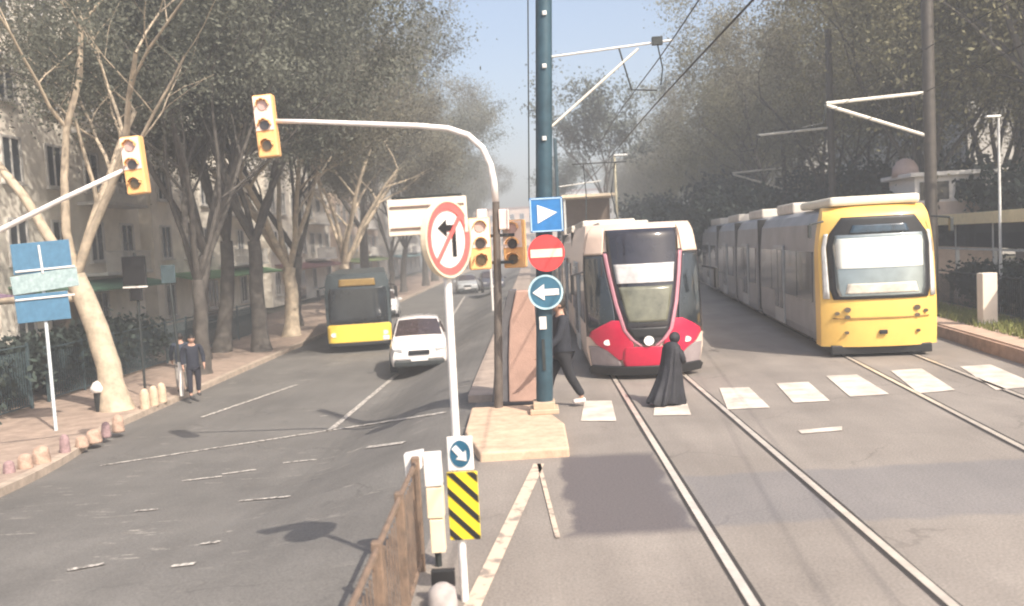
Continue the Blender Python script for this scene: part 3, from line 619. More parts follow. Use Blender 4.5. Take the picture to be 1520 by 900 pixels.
# white board behind the disc
b0 = at(578, 325, 7.1) - Vector((pr.x, 6.9, 0)); b1 = at(694, 318, 7.1) - Vector((pr.x, 6.9, 0)); mid = (b0 + b1) / 2; ry = -math.atan2(b1.z - b0.z, b1.x - b0.x)
bo = MB().box((0, 0, 0), ((b1 - b0).length, .03, .29)).build('name_board', mat('board_cream', (.78, .68, .56), .5, var=.08), sp, bevel=.006); bo.location = (mid.x, .14, mid.z); bo.rotation_euler = (0, ry, 0)
for dz in (.082, -.09): MB().box((0, -.018, dz), (.60, .012, .018)).build('board_stripe', mat('stripe_dark', (.16, .11, .09), .6), bo)
MB().box((0, .02, .155), (.56, .06, .022)).build('board_top_rail', M_BLACKP, bo)
# small blue arrow plate and striped panel
c = at(684, 671, 6.9) - Vector((pr.x, 6.9, 0)); o = MB().box((0, 0, 0), (.205, .02, .275)).build('arrow_plate', M_WHITEP, sp, bevel=.008); o.location = (c.x, -.05, c.z)
MB().disc((0, 0, 0), .082, .108, -.018, -.010, 32).build('blue_disc', mat('deep_blue', (.02, .10, .17), .4), o)
b = MB(); arrow(b, 0, 0, .15, .045, R(-50), -.026, -.018); b.build('arrow', M_WHITEP, o)
c = at(689, 748, 6.9) - Vector((pr.x, 6.9, 0)); o = MB().box((0, 0, 0), (.245, .02, .55)).build('striped_panel', M_YEL, sp, bevel=.008); o.location = (c.x, -.05, c.z)
hw, hh = .121, .273
for k in range(-1, 4):
    z0 = -.31 + k * .165; st = []            # band running down to the right, clipped to the panel
    for zl, x_ in ((z0, -hw), (z0 + .062, -hw)): st.append((x_, zl))
    poly = [(-hw, z0 + .245), (-hw, z0 + .245 + .062), (hw, z0 + .062), (hw, z0)]
    def clip(poly, zc, up):
        out = []
        for i in range(len(poly)):
            a, d = poly[i], poly[(i + 1) % len(poly)]; ia = (a[1] <= zc) if up else (a[1] >= zc); id_ = (d[1] <= zc) if up else (d[1] >= zc)
            if ia: out.append(a)
            if ia != id_: t = (zc - a[1]) / (d[1] - a[1]); out.append((a[0] + t * (d[0] - a[0]), zc))
        return out
    poly = clip(poly, hh, True); poly = clip(poly, -hh, False) if poly else poly
    if len(poly) > 2: MB().prism(poly, -.016, -.0105).build('black_stripe', M_BLACK, o)

# catenary pole with its three road signs
cp = at(809, 624, 14.0); cp.z = .13
def cat_pole(label, x, y, z0, h, r, m, leanx=0., group='catenary poles'):
    t_ = T('catenary_pole', label, 'catenary pole', (x, y, z0), 0, group)
    MB().tube([(0, 0, 0), (leanx * .5, 0, h / 2), (leanx, 0, h)], [r, r * .97, r * .93], 20).build('pole', m, t_, smooth=40)
    b = MB(); b.box((0, 0, .04), (r * 3.4, r * 3.4, .08)); b.box((0, 0, .13), (r * 2.6, r * 2.6, .12)); b.build('base', mat('base_stone', (.45, .34, .24), .8), t_, bevel=.015)
    return t_
t_top = at(807, 0, 14.0); ln = (t_top.x - cp.x) / (t_top.z - cp.z) * 8.4
c1 = cat_pole('dark teal catenary pole carrying three stacked road signs on the island', cp.x, cp.y, .13, 8.4, .135, M_POLE, ln)
o = MB().box((ln * .08, -.14, .95), (.05, .02, .5)).build('hatch', M_BLACKP, c1)
def lx(z): return ln * z / 8.4
loc = lambda px, py: at(px, py, 13.8) - cp
for py in (18, 97, 205): q = loc(808, py); MB().box((q.x, -.145, q.z), (.07, .03, .07)).build('bolt_plate', M_GALV, c1, bevel=.01)
q = loc(806, 480); MB().box((q.x, -.145, q.z), (.11, .015, .2)).build('sticker', M_WHITEP, c1)
MB().tube([(lx(8.2) - .25, 0, 8.2), (lx(3.4) - .24, 0, 3.4)], .012, 6).build('cable', M_BLACKP, c1)
def ss_tag(o, l): o['label'] = l; return o
q = loc(811, 319); o = MB().box((0, 0, 0), (.52, .02, .54)).build('square_sign', M_BLUE, c1, bevel=.02, label='blue square sign with white triangle'); o.location = (q.x, -.19, q.z)
b = MB(); b.prism([(-.14, -.13), (.17, .03), (-.14, .16)], -.018, -.011); b.build('white_triangle', M_WHITEP, o)
b = MB(); 
for a in (-1, 1): b.box((a * .243, -.014, 0), (.02, .006, .50)); b.box((0, -.014, a * .253), (.46, .006, .02))
b.build('white_edge', mat('pale_blue', (.4, .55, .7), .5), o)
q = loc(811, 376); o = MB().disc((0, 0, 0), .29, .29, 0, .02, 40).build('round_sign', M_RED, c1, label='red no entry sign with cream bar'); o.location = (q.x, -.19, q.z)
MB().box((0, -.006, 0), (.50, .008, .13)).build('white_bar', mat('bar_cream', (.8, .64, .5), .5), o)
q = loc(810, 434); o = MB().disc((0, 0, 0), .275, .275, 0, .02, 40).build('round_sign', mat('steel_blue', (.04, .13, .2), .4), c1, label='round blue sign with white arrow pointing left'); o.location = (q.x, -.19, q.z)
MB().ring((0, 0, 0), .245, .276, -.008, 0, 40).build('white_rim', mat('rim_pale', (.42, .6, .66), .5), o)
b = MB(); arrow(b, 0, 0, .42, .10, math.pi, -.012, -.002, hw=2.6); b.build('arrow', M_WHITEP, o)
for py in (300, 340, 376, 434): q = loc(810, py); MB().box((q.x, -.145, q.z), (.34, .05, .04)).build('sign_clamp', M_BLACKP, c1)
# cantilever bracket over the left track
h5 = loc(820, 90).z; b = MB(); b.tube([(lx(5.6), 0, 5.62), (2.3, 0, 5.78)], .02, 8); b.build('cantilever_tube', M_GALV, c1)
b = MB(); b.tube([(lx(4.5), 0, 4.45), (1.75, 0, 5.68)], .021, 8); b.build('cantilever_strut', mat('strut_cream', (.7, .66, .58), .5), c1)
b = MB(); b.tube([(1.45, 0, 5.7), (1.62, 0, 5.05), (2.02, 0, 5.02)], .014, 6); b.build('steady_arm', M_BLACKP, c1); b = MB(); b.tube([(2.05, 0, 5.75), (2.12, 0, 5.35), (2.08, 0, 5.1)], .012, 6); b.box((2.05, 0, 5.78), (.16, .1, .12)); b.build('registration_arm', M_BLACKP, c1)
# wires
def wire(label, fx, z, y0, y1, r=.009, sup=(14, 38, 62, 86, 110), sag=.0):
    b = MB(); pts = [Vector((fx(y0 + (y1 - y0) * i / 50), y0 + (y1 - y0) * i / 50, z + sag * math.sin(i * .9))) for i in range(51)]
    b.tube(pts, r, 5); return tag(b.build('contact_wire', M_BLACKP), label, 'overhead wire', 'overhead tram wires')
wire('lower contact wire above the track of the red tram', lambda y: 2.28 + .03 * math.sin(y * .3), 5.12, 1, 120, .013)
wire('upper messenger wire above the track of the red tram', lambda y: 2.28, 5.85, 1, 120, .011, sag=.05)
wire('lower contact wire above the track of the yellow tram', T2, 5.2, 1, 90, .009)
wire('upper messenger wire above the track of the yellow tram', T2, 5.9, 1, 90, .008, sag=.05)
# right-hand catenary poles with brackets to the left
def right_pole(label, px, D, r, h, armz, reach, m, vee=True):
    q = at(px, 300, D); t_ = cat_pole(label, q.x, D, 0, h, r, m)
    b = MB(); b.tube([(0, 0, armz + .1), (-reach, 0, armz - .05)], .05, 8); b.build('cantilever_tube', MATS['strut_cream'], t_)
    if vee:
        b = MB(); b.tube([(0, 0, armz - 1.15), (-reach, 0, armz - .1)], .05, 8); b.build('cantilever_strut', MATS['strut_cream'], t_)
    b = MB(); b.tube([(-reach, 0, armz - .1), (-reach - .1, 0, armz - .6), (-reach - .7, 0, armz - .7)], .02, 6); b.box((-reach, 0, armz - .1), (.16, .08, .1)); b.build('registration_arm', M_BLACKP, t_)
    return t_
right_pole('near dark catenary pole rising behind the yellow tram', 1382, 25.5, .17, 11, 6.45, 2.9, mat('brown_pole', (.075, .065, .055), .5, .2, var=.3))
right_pole('second dark catenary pole on the right, in front of the khaki trees', 1236, 37, .15, 11, 6.9, 3.0, MATS['brown_pole'], False)
right_pole('third dark catenary pole on the right, small in the distance', 1165, 52, .14, 9, 6.4, 3.0, MATS['brown_pole'])
for i, (px, D) in enumerate([(822, 44), (808, 80)]):
    q = at(px + 6, 300, D); c_ = cat_pole(['thin pole seen beside the left edge of the red tram roof', 'farthest thin pole down the tram line'][i], q.x, D, 0, 8, .1, M_POLE)
    b = MB(); b.tube([(0, 0, 5.6), (2.2, 0, 5.8)], .03, 6); b.build('cantilever_tube', M_GALV, c_)
q = at(915, 300, 44); t_ = T('street_lamp', 'thin pale street lamp rising above the red tram', 'street lamp', (q.x, 44, 0))
MB().tube([(0, 0, 0), (0, 0, 7.0)], [.09, .05], 10).build('pole', mat('lamp_cream', (.6, .55, .4), .5), t_); MB().box((.3, 0, 7.0), (.7, .2, .1)).build('lamp_head', M_GALV, t_, bevel=.03)
q = at(1484, 300, 24); t_ = T('street_lamp', 'slim grey lamp post behind the shelter at right', 'street lamp', (q.x, 24, 0))
MB().tube([(0, 0, 0), (0, 0, 5.6)], [.045, .03], 10).build('pole', M_GALV, t_); MB().box((-.15, 0, 5.6), (.4, .14, .06)).build('lamp_head', M_GALV, t_, bevel=.03)
q = atg(642, 484); t_ = T('street_lamp', 'thin whitish lamp post beside the white car', 'street lamp', (-1.9, 40, gz(-1.9, 40)))
MB().tube([(0, 0, 0), (0, 0, 4.2)], [.06, .045], 10).build('pole', M_WHITEP, t_); MB().box((-.2, 0, 4.2), (.5, .16, .08)).build('lamp_head', M_GALV, t_, bevel=.02)

# signal heads
def signal_head(parent, c, w_, h, ry=0, rz=0):
    o = MB().box((0, 0, 0), (w_, .2, h)).build('signal_head', M_YHOUS, parent, bevel=.025); o.location = c; o.rotation_euler = (0, ry, rz)
    MB().box((0, -.108, h * .20), (w_ * .9, .012, h * .55)).build('sunlit_face', mat('sunlit_rose', (.85, .66, .56), .5, var=.06), o)  # sun-bleached glare on the housing's upper front, put into the colour
    for k, (cc, nm) in enumerate([((.55, .36, .32), 'pale'), ((.05, .04, .04), 'dark'), ((.09, .06, .03), 'olive')]):
        z = h * (.32 - .32 * k)
        l = MB().disc((0, 0, z), w_ * .23, w_ * .23, -.13, -.10, 20).build('lens', mat('lens_' + nm, cc, .2, coat=1.), o)
        b = MB(); n = 12
        for j in range(n):       # half-round visor over the lens
            a0, a1 = math.pi * j / n, math.pi * (j + 1) / n; r_ = w_ * .32
            b.add([(r_ * math.cos(a), y, z + r_ * math.sin(a)) for a in (a0, a1) for y in (-.1, -.19)], [(0, 1, 3, 2)])
        v_ = b.build('visor', M_YHOUS, l); v_.modifiers.new('t', 'SOLIDIFY').thickness = .012
    return o
pq = at(741, 622, 14.6); tl = T('traffic_light', 'traffic light with pale arm curving left from its dark post on the island', 'traffic light', (pq.x, 14.6, .1))
A = lambda px, py, D=14.6: at(px, py, D) - Vector((pq.x, 14.6, .1))
MB().tube([(0, 0, 0), A(739, 430), A(736, 300)], [.075, .065, .06], 14).build('post', mat('post_brown', (.12, .10, .085), .6, .1, var=.3), tl, smooth=40)
pts = [A(*p) for p in [(736, 300), (733, 270), (728, 245), (716, 220), (695, 201), (665, 191), (620, 187), (540, 184), (460, 181), (410, 180)]]
MB().tube(pts, [.06, .06, .058, .056, .054, .052, .048, .044, .04, .038], 10).build('mast_arm', mat('arm_cream', (.75, .7, .66), .5), tl, smooth=True)
signal_head(tl, A(396, 188), .335, 1.02, ry=R(-3)); signal_head(tl, A(712, 362) + Vector((0, -.1, 0)), .36, .85, rz=.2); signal_head(tl, A(764, 362) + Vector((0, .1, 0)), .36, .8, rz=-.3)
for px, py in ((716, 326), (748, 326)): q = A(px, py); MB().box((q.x, -.05, q.z), (.17, .1, .34)).build('side_lamp', mat('lamp_pale', (.75, .62, .56), .5), tl, bevel=.02)
for py in (350, 390): q = A(737, py); MB().box(q, (.6, .05, .05)).build('bracket', M_BLACKP, tl)
# left traffic light: arm enters the frame from the left
pl = at(-130, 700, 15); tl2 = T('traffic_light', 'traffic light on a rising arm that reaches in from the left edge', 'traffic light', (pl.x, 15, gz(pl.x, 15)))
A2 = lambda px, py: at(px, py, 15) - Vector((pl.x, 15, gz(pl.x, 15)))
k0 = A2(-128, 405); MB().tube([(0, 0, 0), (0, 0, k0.z)], .09, 12).build('post', MATS['arm_cream'], tl2, smooth=40)
MB().tube([(0, 0, k0.z - .05), A2(-60, 372), A2(0, 342), A2(90, 297), A2(190, 250)], [.06, .055, .05, .045, .04], 10).build('mast_arm', MATS['arm_cream'], tl2, smooth=True)
signal_head(tl2, A2(201, 246), .345, .98, ry=R(-4))

# blue road sign at left
pbs = atg(84, 648); bs = T('road_sign', 'large faded blue road sign with pale band on a thin white pole', 'road sign', (pbs.x, pbs.y, gz(pbs.x, pbs.y) + .1))
A3 = lambda px, py: at(px, py, pbs.y) - Vector(bs.location)
MB().tube([(0, 0, 0), A3(68, 475), A3(60, 362)], .04, 10).build('pole', mat('pole_bluewhite', (.6, .66, .68), .5), bs, smooth=40)
def plank(name, m, p, q, h, y, th=.02, parent=bs, A=A3, bev=.01):
    a, c = A(*p), A(*q); mid = (a + c) / 2; o = MB().box((0, 0, 0), ((c - a).length, th, h)).build(name, m, parent, bevel=bev); o.location = (mid.x, y, mid.z); o.rotation_euler = (0, -math.atan2(c.z - a.z, c.x - a.x), 0); return o
sc3 = F / pbs.y
plank('upper_panel', M_TEALB, (20, 386), (107, 378), 46 / sc3, -.06); plank('lower_panel', M_TEALB, (26, 460), (105, 452), 42 / sc3, -.06)
plank('pale_band', mat('band_pale', (.42, .52, .52), .5, var=.12, c2=(.25, .35, .36), scale=9), (20, 425), (118, 410), 28 / sc3, -.07)
for py in (398, 440): plank('band_edge', M_WHITEP, (26, py + 6), (114, py - 3), 3 / sc3, -.09)
plank('panel_divider', M_WHITEP, (61, 364), (66, 406), .05, -.085).rotation_euler[1] = math.atan2(42, -5) * 0 + R(86)

# low stone kerb bollards
M_BOL = mat('bollard_stone', (.42, .29, .22), .85, var=.4, scale=9, bump=.8)
def bollard(label, x, y, r, h, m, group, z=None):
    b = MB(); z0 = [(-.02, r), (.05 * h, r * 1.05), (.75 * h, r * .9), (.9 * h, r * .7), (h, r * .3)]
    b.tube([(0, 0, a * 1) for a, _ in z0], [q for _, q in z0], 14)
    o = b.build('bollard', m, smooth=True); o.location = (x, y, (gz(x, y) + .14) if z is None else z); return tag(o, label, 'bollard', group)
od = ['first', 'second', 'third', 'fourth', 'fifth', 'sixth', 'seventh', 'eighth', 'ninth', 'tenth']
for i, (px, py) in enumerate([(14, 702), (38, 695), (62, 687), (97, 672), (122, 663), (140, 656), (158, 648), (176, 640)]):
    p = atg(px, py, .14); bollard('%s low stone bollard from the left end of the row on the kerb' % od[i], p.x, p.y, .10 + .03 * (i % 3), .22 + .05 * ((i * 5) % 4), M_BOL if i % 3 else mat('bollard_mauve', (.30, .2, .2), .85, var=.4, scale=9, bump=.8), 'low stone bollards on the kerb')
M_BOL2 = mat('bollard_cream', (.55, .42, .3), .85, var=.3, scale=7, bump=.5)
for i, (px, py) in enumerate([(216, 607), (229, 602), (241, 597)]):
    p = atg(px, py, .14); bollard(['cream bollard touching the near plane tree trunk', 'middle cream bollard right of the near plane tree', 'cream bollard farthest right of the near plane tree'][i], p.x, p.y, .12, .52, M_BOL2, 'cream bollards beside the trunk')
p = atg(152, 610, .14); lb = T('litter_bin', 'dark litter bin with white domed lid left of the pale trunk', 'litter bin', (p.x, p.y, gz(p.x, p.y) + .14))
MB().tube([(0, 0, 0), (0, 0, .5)], [.16, .18], 14).build('bin_body', M_BLACKP, lb); MB().tube([(0, 0, .5), (0, 0, .62), (0, 0, .74), (0, 0, .8)], [.24, .25, .17, .05], 14).build('lid', M_WHITEP, lb, smooth=True)
# railings on the left pavement
def railing(label, P, Q, h, m, step=.13, post=2., group=None, r=.012, name='railing', z=None):
    P, Q = Vector(P), Vector(Q); L = (Q - P).length; d = (Q - P) / L; ang = math.atan2(d.y, d.x); t_ = T(name, label, 'railing', P, ang, group)
    b = MB(); slope = (Q.z - P.z) / L
    for k in range(int(L / step) + 1): b.box((k * step, 0, h / 2 + slope * k * step), (r * 2, r * 2, h * .84))
    b.build('bars', m, t_)
    for zz in (.1, h): MB().tube([(0, 0, zz), (L, 0, zz + slope * L)], .022, 8).build('rail_bar', m, t_)
    n = int(L / post)
    for k in range(n + 1): MB().box((L * k / n, .0, h / 2 + slope * L * k / n), (.07, .07, h * 1.1)).build('post', m, t_, bevel=.01)
    return t_
M_FT = mat('fence_teal', (.06, .09, .10), .6, .2, var=.3)
railing('dark teal railing across the back of the left pavement near the blue sign', (-13.6, 13, -.75), (-13.6, 23, -.86), 1.7, M_FT, .11)
railing('dark railing farther along the left pavement under the trees', (-13.7, 24, -.86), (-13.7, 42, -.86), 1.5, M_FT, .12)
# hedge band behind the railing
HG = tree_meshes(91, 1.9, 2.4, .4, .06, M_LEAFD, M_BARKD, 7000, .09, limbs=7, low=.05, cl=.42)
for i in range(8):
    plant_tree('hedge_shrub', HG, '%s dark shrub behind the left railing, counted from the camera' % od[i], -14.9, 13 + i * 2.6, i * 1.1, 1.05, 'shrubs behind the left railing', cat='shrub')
# black board on thin pole behind the tree
q = at(200, 402, 24); t_ = T('hanging_sign', 'black rectangular sign on a thin pole behind the near plane tree', 'sign', (q.x, 24, gz(q.x, 24) + .1)); dz = q.z - t_.location.z
MB().tube([(.0, .05, 0), (.0, .05, dz + .5)], .035, 8).build('pole', M_BLACKP, t_); MB().box((0, -.03, dz), (.66, .08, .80)).build('sign_panel', M_BLACK, t_, bevel=.02)
MB().box((0, -.04, dz - .45), (.66, .1, .05)).build('bottom_edge', M_WHITEP, t_); MB().box((.0, -.03, dz - .66), (.34, .06, .34)).build('lower_panel', M_BLACK, t_, bevel=.02)
q = atg(270, 588, .14); t_ = T('sign_post', 'thin dark post with pale lower half among the dark trunks', 'post', (q.x, q.y, gz(q.x, q.y) + .14)); 
MB().tube([(0, 0, .95), (-.1, 0, 3.6)], .04, 8).build('pole', M_BLACKP, t_); MB().tube([(0, 0, 0), (0, 0, .95)], .055, 8).build('pale_sleeve', M_WHITEP, t_); MB().box((-.1, -.04, 3.4), (.4, .03, .5)).build('sign_panel', M_FT, t_, bevel=.01)

# rusty guard rail, white cabinet post and bollard in the foreground
M_RUST = mat('rusty_brown', (.17, .115, .08), .8, .1, var=.5, scale=9, c2=(.12, .09, .07), bump=.2)
railing('rusty brown pedestrian railing running towards the camera beside the white sign post', (-1.12, 7.6, 0), (-1.02, 3.2, 0), .98, M_RUST, .12, 1.1, r=.006)
q = at(643, 668, 7.7); wp = T('gate_post', 'white jointed post with short side arm at the end of the rusty railing', 'post', (q.x, 7.7, 0))
A4 = lambda px, py: at(px, py, 7.7) - Vector((q.x, 7.7, 0))
a, c = A4(641, 668), A4(652, 822); tz = a.z
pts = [A4(641, 672), A4(645, 720)], [A4(645.5, 722), A4(648, 767)], [A4(648.5, 769), A4(652, 818)]
for (p0, p1), wd in zip(pts, (.155, .15, .125)):
    m_ = (p0 + p1) / 2; o = MB().box((0, 0, 0), (wd, .12, (p1 - p0).length)).build('post_section', M_CREAM if wd < .155 else M_WHITEP, wp, bevel=.008); o.location = m_; o.rotation_euler = (0, math.atan2(p1.x - p0.x, p1.z - p0.z) + math.pi, 0)
b = MB(); b.prism([(A4(*p).x, A4(*p).z) for p in [(600, 674), (628, 668), (628, 692), (622, 698), (612, 719), (605, 719)]][::-1], -.05, .06); b.build('side_arm', M_WHITEP, wp, bevel=.006)
MB().tube([(A4(650, 815).x, 0, 0), (A4(650, 815).x, 0, A4(650, 815).z)], .03, 8).build('stem', M_BLACKP, wp)
q = at(658, 905, 6.75); t_ = T('bollard', 'pale round-topped bollard at the foot of the white sign post', 'bollard', (q.x, 6.75, 0)); hz_ = at(655, 880, 6.75).z
MB().tube([(0, 0, -.02), (0, 0, hz_ * .4), (0, 0, hz_ * .85 + .05), (0, 0, hz_ + .07)], [.12, .12, .105, .05], 16).build('body', mat('bollard_grey', (.4, .36, .34), .8, var=.2), t_, smooth=True)
MB().box((0, .12, .21), (.19, .06, .14)).build('dark_plate', M_BLACK, t_, bevel=.01)

# pinkish totem on the island, next to the traffic light post
q0, q1 = at(757, 622, 15.2), at(800, 622, 15.2); cx = (q0.x + q1.x) / 2; tt = T('stone_pillar', 'tall pinkish slab pillar with dark edge behind the catenary pole', 'pillar', (cx, 15.3, .1))
ht = at(775, 432, 15.2).z - .1; wd = (q1.x - q0.x)
b = MB(); b.prism([(-wd / 2, 0), (wd / 2 + .06, 0), (wd / 2 + .02, ht * .9), (wd / 2 - .08, ht), (-wd / 2 + .22, ht), (-wd / 2 + .08, ht * .72), (-wd / 2 + .03, ht * .4)], -.1, .25); b.build('slab', mat('pink_stone', (.42, .27, .215), .85, var=.15, scale=3, bump=.3), tt, bevel=.02)
b = MB(); b.prism([(-wd / 2 - .30, 0), (-wd / 2 + .02, 0), (-wd / 2 + .04, ht * .4), (-wd / 2 + .09, ht * .72), (-wd / 2 + .23, ht + .02), (-wd / 2 + .10, ht + .02), (-wd / 2 - .10, ht * .7), (-wd / 2 - .2, ht * .4)], -.05, .3); b.build('edge_strip', mat('edge_grey', (.12, .115, .12), .7, var=.2), tt, bevel=.01)

# ------------------------------------------------------------ tram stop on the right
px_ = lambda y: 9.55 + .12 * (y - 17)
sheet('platform', mat('platform_paving', (.5, .36, .27), .85, var=.2, scale=3, bump=.2), 12, 48, px_, lambda y: px_(y) + 3.2, z=0, off=.3, edge=.4)
sheet('platform_edge', mat('edge_brown', (.34, .22, .16), .85, var=.3, scale=4), 12, 48, lambda y: px_(y) - .1, lambda y: px_(y), z=0, off=.27, edge=.4)
S(bpy.data.objects['platform']); ang = math.atan(.12)
sh = T('tram_shelter', 'tram stop shelter with cream roof edge and dark glass band at the right edge', 'shelter', (px_(21) + 2.6, 20.5, .3), -ang)
MB().box((1.2, 5, 2.62), (2.6, 12, .24)).build('roof', mat('roof_yellowcream', (.72, .6, .36), .6, var=.1), sh, bevel=.05)
MB().box((-.13, 5, 2.62), (.05, 12.1, .34)).build('side_fascia', MATS['roof_yellowcream'], sh, bevel=.01)
MB().box((1.2, -1.06, 2.62), (2.7, .06, .36)).build('fascia', M_CREAM, sh)
MB().box((.1, 5, 2.1), (.05, 11.8, .72)).build('glass_band', M_GLASS, sh); MB().box((1.2, -.9, 2.12), (2.2, .05, .7)).build('glass_band', M_GLASS, sh)
for y in (-.8, 2.2, 5.2, 8.2, 10.8): MB().box((.12, y, 1.3), (.1, .1, 2.5)).build('post', M_GALV, sh)
MB().box((.12, 5, 1.68), (.08, 11.8, .06)).build('rail_bar', M_GALV, sh); MB().box((1.2, -.92, 1.70), (2.2, .06, .07)).build('rail_bar', M_GALV, sh)
railing('dark platform railing below the shelter glass', (px_(17) + 1.9, 17, .3), (px_(34) + 1.9, 34, .3), 1.05, M_BLACKP, .12, 2.2)
for i in range(6):
    y = 17 + i * 1.9; plant_tree('hedge_shrub', HG, '%s leafy shrub behind the platform railing at right, counted from the camera' % od[i], px_(y) + 3.0, y, i * 1.7, .8, 'shrubs behind the platform railing', z=.2, cat='shrub')
q = atg(1466, 482, .3); wb = T('ticket_pillar', 'white rectangular pillar standing on the tram platform', 'ticket machine', (q.x, q.y, .3))
hh_ = (at(1469, 405, q.y).z - .3); MB().box((0, 0, hh_ / 2), (.36, .3, hh_)).build('body', mat('pillar_white', (.8, .7, .58), .5, var=.05), wb, bevel=.02); MB().box((0, 0, .03), (.42, .36, .08)).build('base', M_GALV, wb, bevel=.01)
g = MB(); qq = random.Random(5)
for i in range(6000):
    y = qq.uniform(15, 34); x = px_(y) + qq.uniform(.5, 1.8); h_ = qq.uniform(.05, .2); a = qq.uniform(0, 3.14); e = Vector((math.cos(a), math.sin(a), 0)) * .02
    c = Vector((x, y, .3)); g.add([c - e, c + e, c + Vector((qq.gauss(0, .04), qq.gauss(0, .04), h_))], [(0, 1, 2)])
S(g.build('grass', mat('grass_yellowgreen', (.16, .17, .04), .8, var=.3)), 'stuff')
# booth with white roof behind the yellow tram
q = at(1390, 290, 33); bh = T('control_booth', 'small booth with dark windows and whitish roof above the yellow tram', 'booth', (q.x + .6, 33, 0))
z0 = at(1390, 300, 33).z; z1 = at(1390, 262, 33).z
MB().box((0, 1, z0 / 2 - .0), (3.0, 2.4, z0)).build('lower_wall', mat('booth_wall', (.5, .4, .34), .8), bh)
MB().box((0, 1, (z0 + z1) / 2), (2.9, 2.3, z1 - z0)).build('upper_wall', M_WHITEP, bh)
for xx in (-.75, .55): MB().box((xx, -.17, (z0 + z1) / 2 - .05), (1.05, .06, (z1 - z0) * .7)).build('window', M_GLASS, bh)
b = MB(); b.box((0, 1, z1 + .08), (3.4, 2.8, .16)); b.build('roof', M_WHITEP, bh, bevel=.03)
b = MB(); b.tube([(-1.3, 1, z1 + .1), (-1.3, 1, z1 + .45), (-1.3, 1, z1 + .7), (-1.3, 1, z1 + .8)], [.5, .45, .3, .1], 16); b.build('dome', mat('dome_pink', (.5, .38, .34), .6), bh, smooth=True)
# distant shelter behind the red tram's left side
q = at(868, 300, 42); s2 = T('tram_shelter', 'distant brownish shelter with cream roof line left of the red tram roof', 'shelter', (q.x + .2, 42.5, 0))
zt = at(868, 290, 42).z
MB().box((0, 1, zt), (2.6, 2.4, .14)).build('roof', M_CREAM, s2, bevel=.02); MB().box((0, 2, zt / 2), (2.4, .1, zt)).build('back_wall', mat('shelter_brown', (.2, .15, .12), .8), s2)
for xx in (-1.15, 1.15): MB().box((xx, 0, zt / 2), (.1, .1, zt)).build('post', M_GALV, s2)

# ------------------------------------------------------------ people
def skin_obj(name, verts, edges, m, parent, sub=2):
    me = bpy.data.meshes.new(name); me.from_pydata([v[0] for v in verts], edges, []); o = bpy.data.objects.new(name, me); col.objects.link(o)
    sk = o.modifiers.new('skin', 'SKIN'); sk.use_smooth_shade = True
    if not me.skin_vertices: raise RuntimeError('no skin layer')
    for i, v in enumerate(verts):
        r_ = v[1]; me.skin_vertices[0].data[i].radius = r_ if isinstance(r_, tuple) else (r_, r_)
    me.skin_vertices[0].data[0].use_root = True
    s_ = o.modifiers.new('sub', 'SUBSURF'); s_.levels = sub; s_.render_levels = sub
    bpy.context.view_layer.update()
    dg = bpy.context.evaluated_depsgraph_get(); nm = bpy.data.meshes.new_from_object(o.evaluated_get(dg)); bpy.data.objects.remove(o)
    nm.materials.clear(); nm.materials.append(m); nm.shade_smooth()
    o = bpy.data.objects.new(name, nm); col.objects.link(o); o.parent = parent; return o
def add_head(body, c, rx=.076, ry=.094, rz_=.118, nose=True):
    bm = bmesh.new(); bm.from_mesh(body.data); before = len(bm.verts)
    g = bmesh.ops.create_uvsphere(bm, u_segments=24, v_segments=16, radius=1)
    for v in g['verts']:
        p = v.co; jaw = 1 - .22 * max(0, -p.z) ; brow = 0
        q_ = Vector((p.x * rx * jaw, p.y * ry * (1 - .12 * max(0, -p.z)), p.z * rz_))
        if nose and p.y < -.8 and abs(p.x) < .25 and -.4 < p.z < .15: q_.y -= .02 * (1 - abs(p.x) / .25) * (1 - (p.z + .1) ** 2 * 4)
        if nose and p.y < -.3 and .02 < p.z < .3 and .2 < abs(p.x) < .6: q_.y += .006
        v.co = c + q_
    for s_ in (-1, 1):
        e = bmesh.ops.create_uvsphere(bm, u_segments=8, v_segments=6, radius=1)
        for v in e['verts']: v.co = c + Vector((s_ * rx * .98, .005, -.005)) + Vector((v.co.x * .012, v.co.y * .018, v.co.z * .03))
    for f_ in bm.faces: f_.smooth = True
    bm.to_mesh(body.data); bm.free()
def ellipsoid_cap(name, c, rx, ry, rz_, cut, m, parent):
    b = MB(); n1, n2 = 24, 14; vs = []
    for i in range(n2 + 1):
        t_ = math.pi * i / n2
        for j in range(n1):
            a = 2 * math.pi * j / n1; p = Vector((math.sin(t_) * math.cos(a), math.sin(t_) * math.sin(a), math.cos(t_)))
            if not cut(p): p = p * .82
            vs.append((c.x + p.x * rx, c.y + p.y * ry, c.z + p.z * rz_))
    b.add(vs, [(i * n1 + j, i * n1 + (j + 1) % n1, (i + 1) * n1 + (j + 1) % n1, (i + 1) * n1 + j) for i in range(n2) for j in range(n1)])
    return b.build(name, m, parent, smooth=True)
M_SKIN = mat('skin', (.42, .25, .18), .55, var=.05); M_HAIR = mat('hair', (.02, .015, .012), .7)
